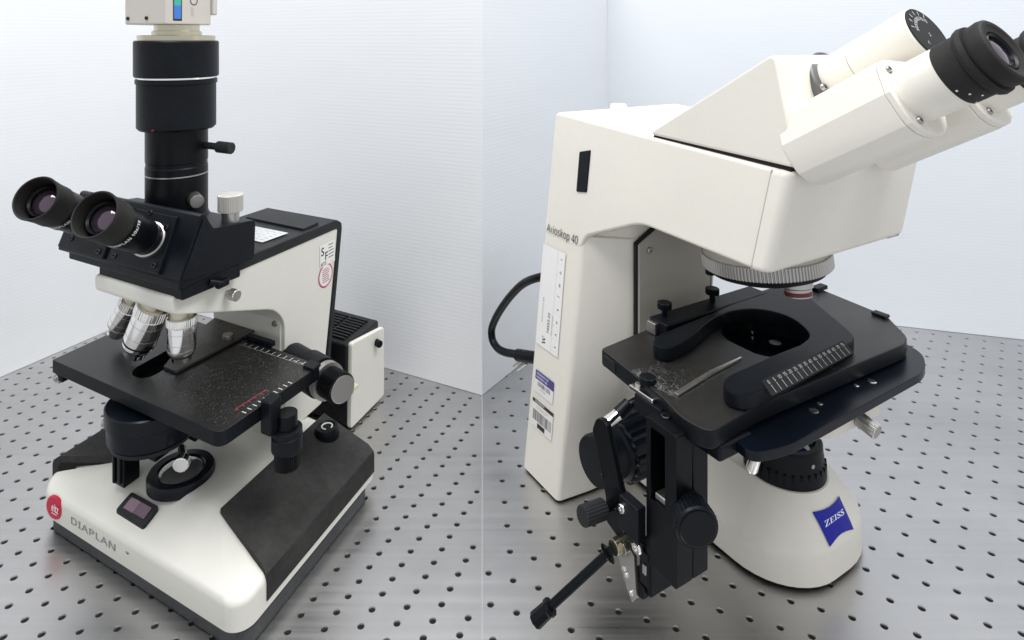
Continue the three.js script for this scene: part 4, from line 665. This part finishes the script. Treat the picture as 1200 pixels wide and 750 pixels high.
  tube(0.182, [0.390, 0.4873], 'far tube, mostly behind the near one');

  // stage drive with its lever, hanging from the front left of the stage
  const dr = group('stage_drive', R);
  part('slide_block', box(0.266, 0.3005, 0.092, 0.2195, -0.030, -0.010, 0.002), MAT.blackAnodised, dr);
  part('slide_frame', ext((() => { const s = rounded([[0.266, 0.092], [0.3005, 0.092], [0.3005, 0.2195], [0.266, 0.2195]], 0.002); s.holes.push(new THREE.Path([[0.2715, 0.150], [0.2715, 0.2125], [0.2875, 0.2125], [0.2875, 0.150]].map((q) => new THREE.Vector2(...q)))); return s; })(), 'v', -0.0495, -0.0302, 0.001), MAT.blackAnodised, dr);
  part('slide_nut', box(0.273, 0.286, 0.1505, 0.156, -0.046, -0.031, 0.001), MAT.steel, dr);
  for (const [u, v] of [[0.276, -0.036], [0.291, -0.026]]) part('cap_screw', turned(P(u, 0.2185, v), P(u, 0.2212, v), [[0, 0], [0.0042, 0], [0.0042, 0.8], [0.0036, 1], [0.0024, 1], [0.0020, 0.3], [0, 0.3]], 20), MAT.blackScrew, dr);
  part('hanger', box(0.270, 0.322, 0.2, 0.2135, -0.022, 0.02, 0.003), MAT.blackPaint, dr);
  const kn = group('drive_knob', dr);
  for (let i = 0; i < 30; i++) { const t = i / 30 * 6.28319, ax = V3(0.0210, -0.0005, 0.0110).normalize(), e1 = ax.clone().cross(UP).normalize(), e2 = ax.clone().cross(e1), d = e1.multiplyScalar(Math.cos(t)).addScaledVector(e2, Math.sin(t)), c0 = P(0.298, 0.1545, -0.034); part('grip_rib', rod(c0.clone().addScaledVector(ax, 0.004).addScaledVector(d, 0.0158), c0.clone().addScaledVector(ax, 0.021).addScaledVector(d, 0.0174), 0.0007, 0.0007, 0.1, 6), MAT.blackAnodised, kn); }
  part('cone', turned(P(0.298, 0.1545, -0.034), P(0.3190, 0.1540, -0.0450), [[0, 0], [0.0150, 0], [0.0155, 0.1], [0.0176, 0.92], [0.0168, 1], [0, 1]], 40, 0.5), MAT.blackPaint, kn);
  part('end_disc', rod(P(0.3187, 0.1540, -0.0448), P(0.3202, 0.15395, -0.0456), 0.0150), MAT.blackAnodised, kn);
  part('lever_plate', ext(rounded([[0.2002, 0.1740], [0.2065, 0.1895, 0.008], [0.2200, 0.1905, 0.008], [0.2395, 0.1400], [0.2600, 0.1165], [0.2590, 0.1035, 0.003], [0.2375, 0.0935], [0.2205, 0.0985], [0.2190, 0.1215]], 0.002), 'v', -0.0545, -0.0485, 0.001), MAT.blackAnodised, dr);
  for (const [u, y] of [[0.2145, 0.138], [0.2335, 0.118], [0.244, 0.104]]) screw(dr, P(u, y, -0.0545), SIDE, 0.0016, 'pin', MAT.blackScrew);
  part('link_rod', [rod(P(0.2112, 0.1825, -0.0505), P(0.2112, 0.1875, -0.0300), 0.0054)], MAT.chrome, dr);
  part('coupling', [rod(P(0.2112, 0.1870, -0.0315), P(0.2135, 0.1945, -0.019), 0.0066), rod(P(0.2125, 0.1915, -0.0235), P(0.220, 0.2005, -0.004), 0.0046)], MAT.blackAnodised, dr);
  const br = group('clamp_bracket', dr);
  part('block', box(0.236, 0.268, 0.205, 0.2205, -0.0345, -0.0145, 0.001), MAT.blackPaint, br);
  part('chrome_plate', box(0.228, 0.258, 0.2205, 0.2245, -0.0335, -0.0115, 0.001), MAT.chrome, br);
  for (const [u, v] of [[0.234, -0.027], [0.252, -0.017]]) part('screw', rod(P(u, 0.2245, v), P(u, 0.2268, v), 0.0032), MAT.steel, br);
  part('thumb_screw', [rod(P(0.2415, 0.2243, -0.0225), P(0.2415, 0.229, -0.0225), 0.003), knurled(P(0.2415, 0.2285, -0.0225), P(0.2415, 0.2355, -0.0225), 0.0078, 28, 0.06)], MAT.blackAnodised, br);
  part('spacer_block', box(0.2435, 0.2665, 0.110, 0.1405, -0.0600, -0.0495, 0.0015), MAT.blackPaint, dr);
  screw(dr, P(0.2480, 0.131, -0.0600), SIDE, 0.0042, 'screw', MAT.chrome);
  screw(dr, P(0.262, 0.1035, -0.0545), SIDE, 0.0052, 'screw', MAT.chrome);
  part('lower_block', box(0.2555, 0.2700, 0.0605, 0.1045, -0.0480, -0.0150, 0.002), MAT.blackAnodised, dr);
  part('base_block', ext(rounded([[0.2400, 0.0600], [0.2520, 0.0535], [0.2640, 0.0560], [0.2650, 0.0680], [0.2440, 0.0680]], 0.002), 'v', -0.0505, -0.012, 0.001), MAT.blackAnodised, dr);
  part('window_plate', box(0.2590, 0.2690, 0.070, 0.0995, -0.0505, -0.0475, 0.001), MAT.blackPaint, dr);
  part('latch', box(0.2640, 0.2680, 0.0815, 0.0895, -0.0520, -0.0500, 0.0005), MAT.steel, dr);
  part('quadrant_plate', ext((() => { const s = new THREE.Shape(); s.moveTo(0.2325, 0.0935); s.quadraticCurveTo(0.2350, 0.066, 0.2530, 0.0475); s.lineTo(0.2580, 0.0545); s.lineTo(0.255, 0.09); s.lineTo(0.240, 0.0995); s.closePath(); return s; })(), 'v', -0.0535, -0.0495, 0.0005), MAT.steel, dr);
  for (const [u, y] of [[0.2465, 0.0675], [0.2435, 0.0715], [0.2525, 0.0560]]) screw(dr, P(u, y, -0.0535), SIDE, 0.0022, 'pin', MAT.chrome);
  part('pivot', [rod(P(0.2375, 0.0890, -0.0535), P(0.2375, 0.0890, -0.0615), 0.0068), rod(P(0.246, 0.0925, -0.0535), P(0.246, 0.0925, -0.0585), 0.0045)], MAT.brass, dr);
  const hnd = group('handle', dr), ha = P(0.2370, 0.0885, -0.058), hb = P(0.1985, 0.0190, -0.1210), ht = (t) => ha.clone().lerp(hb, t);
  part('collar', turned(ht(0.08), ht(0.115), [[0, 0], [0.0066, 0.1], [0.0088, 0.5], [0.0066, 0.95], [0, 1]], 28), MAT.blackAnodised, hnd);
  part('shaft', rod(ht(-0.02), ht(0.82), 0.0040), MAT.blackAnodised, hnd);
  part('grip', turned(ht(0.79), ht(1), [[0, 0], [0.0076, 0.02], [0.0076, 0.2], [0.0066, 0.26], [0.0072, 0.95], [0.0062, 1], [0, 1]], 8, 0.3), MAT.blackAnodised, hnd);
  const sk = group('side_knob', dr);
  part('shaft', rod(P(0.226, 0.1165, -0.0535), P(0.226, 0.118, -0.0665), 0.0042), MAT.blackAnodised, sk);
  part('grip', knurled(P(0.226, 0.1175, -0.063), P(0.2262, 0.120, -0.0880), 0.0088, 20, 0.05), MAT.darkGrey, sk);

  // coarse and fine focus knob on the column's left side
  const fk = group('focus_knob', R);
  part('hub', rod(P(0.150, 0.0985, 0.09), P(0.150, 0.0985, 0.02), 0.020), MAT.blackPaint, fk);
  part('coarse_ring', knurled(P(0.150, 0.0985, 0.066), P(0.150, 0.0985, 0.024), 0.0325, 16, 0.06, 0.002), MAT.blueBlack, fk);
  part('fine_knob', turned(P(0.150, 0.0985, 0.025), P(0.150, 0.0985, -0.010), [[0, 0], [0.0285, 0], [0.0285, 0.1], [0.0245, 0.16], [0.0258, 0.9], [0.0245, 1], [0, 1]], 48), MAT.blackPaint, fk);

}
// ---------------------------------------------------------------- power cable behind the ivory microscope
{
  const O = V3(0.05129, 0, -0.80754), c = group('power_cable', scene), q = (u, y, v) => V3(0.506869 * u + 0.862023 * v, y, 0.862023 * u - 0.506869 * v);
  c.position.copy(O);
  tag(c, 'black power cable looping out behind the ivory column', 'cable');
  const pts = [q(0.05, 0.247, 0.09), q(0.015, 0.243, 0.06), q(-0.0185, 0.2307, 0.042), q(-0.055, 0.2105, 0.04), q(-0.0851, 0.1847, 0.04), q(-0.112, 0.156, 0.04), q(-0.1316, 0.1303, 0.04), q(-0.1415, 0.110, 0.04), q(-0.138, 0.097, 0.04), q(-0.125, 0.0918, 0.04), q(-0.1078, 0.0933, 0.04), q(-0.085, 0.0995, 0.042), q(-0.05, 0.112, 0.045), q(0.0, 0.121, 0.06), q(0.04, 0.124, 0.09)];
  part('cord', boxUV(new THREE.TubeGeometry(new THREE.CatmullRomCurve3(pts), 120, 0.0056, 14)), MAT.blackAnodised, c);
  part('plug', rod(q(-0.075, 0.102, 0.0425), q(-0.025, 0.1165, 0.050), 0.0082), MAT.blackAnodised, c);
  for (const s of [0, 0.009]) part('plug_pin', rod(q(-0.080 + s, 0.084, 0.040), q(-0.062 + s, 0.100, 0.043), 0.0022), MAT.steel, c);
}
renderer.render(scene, camera);
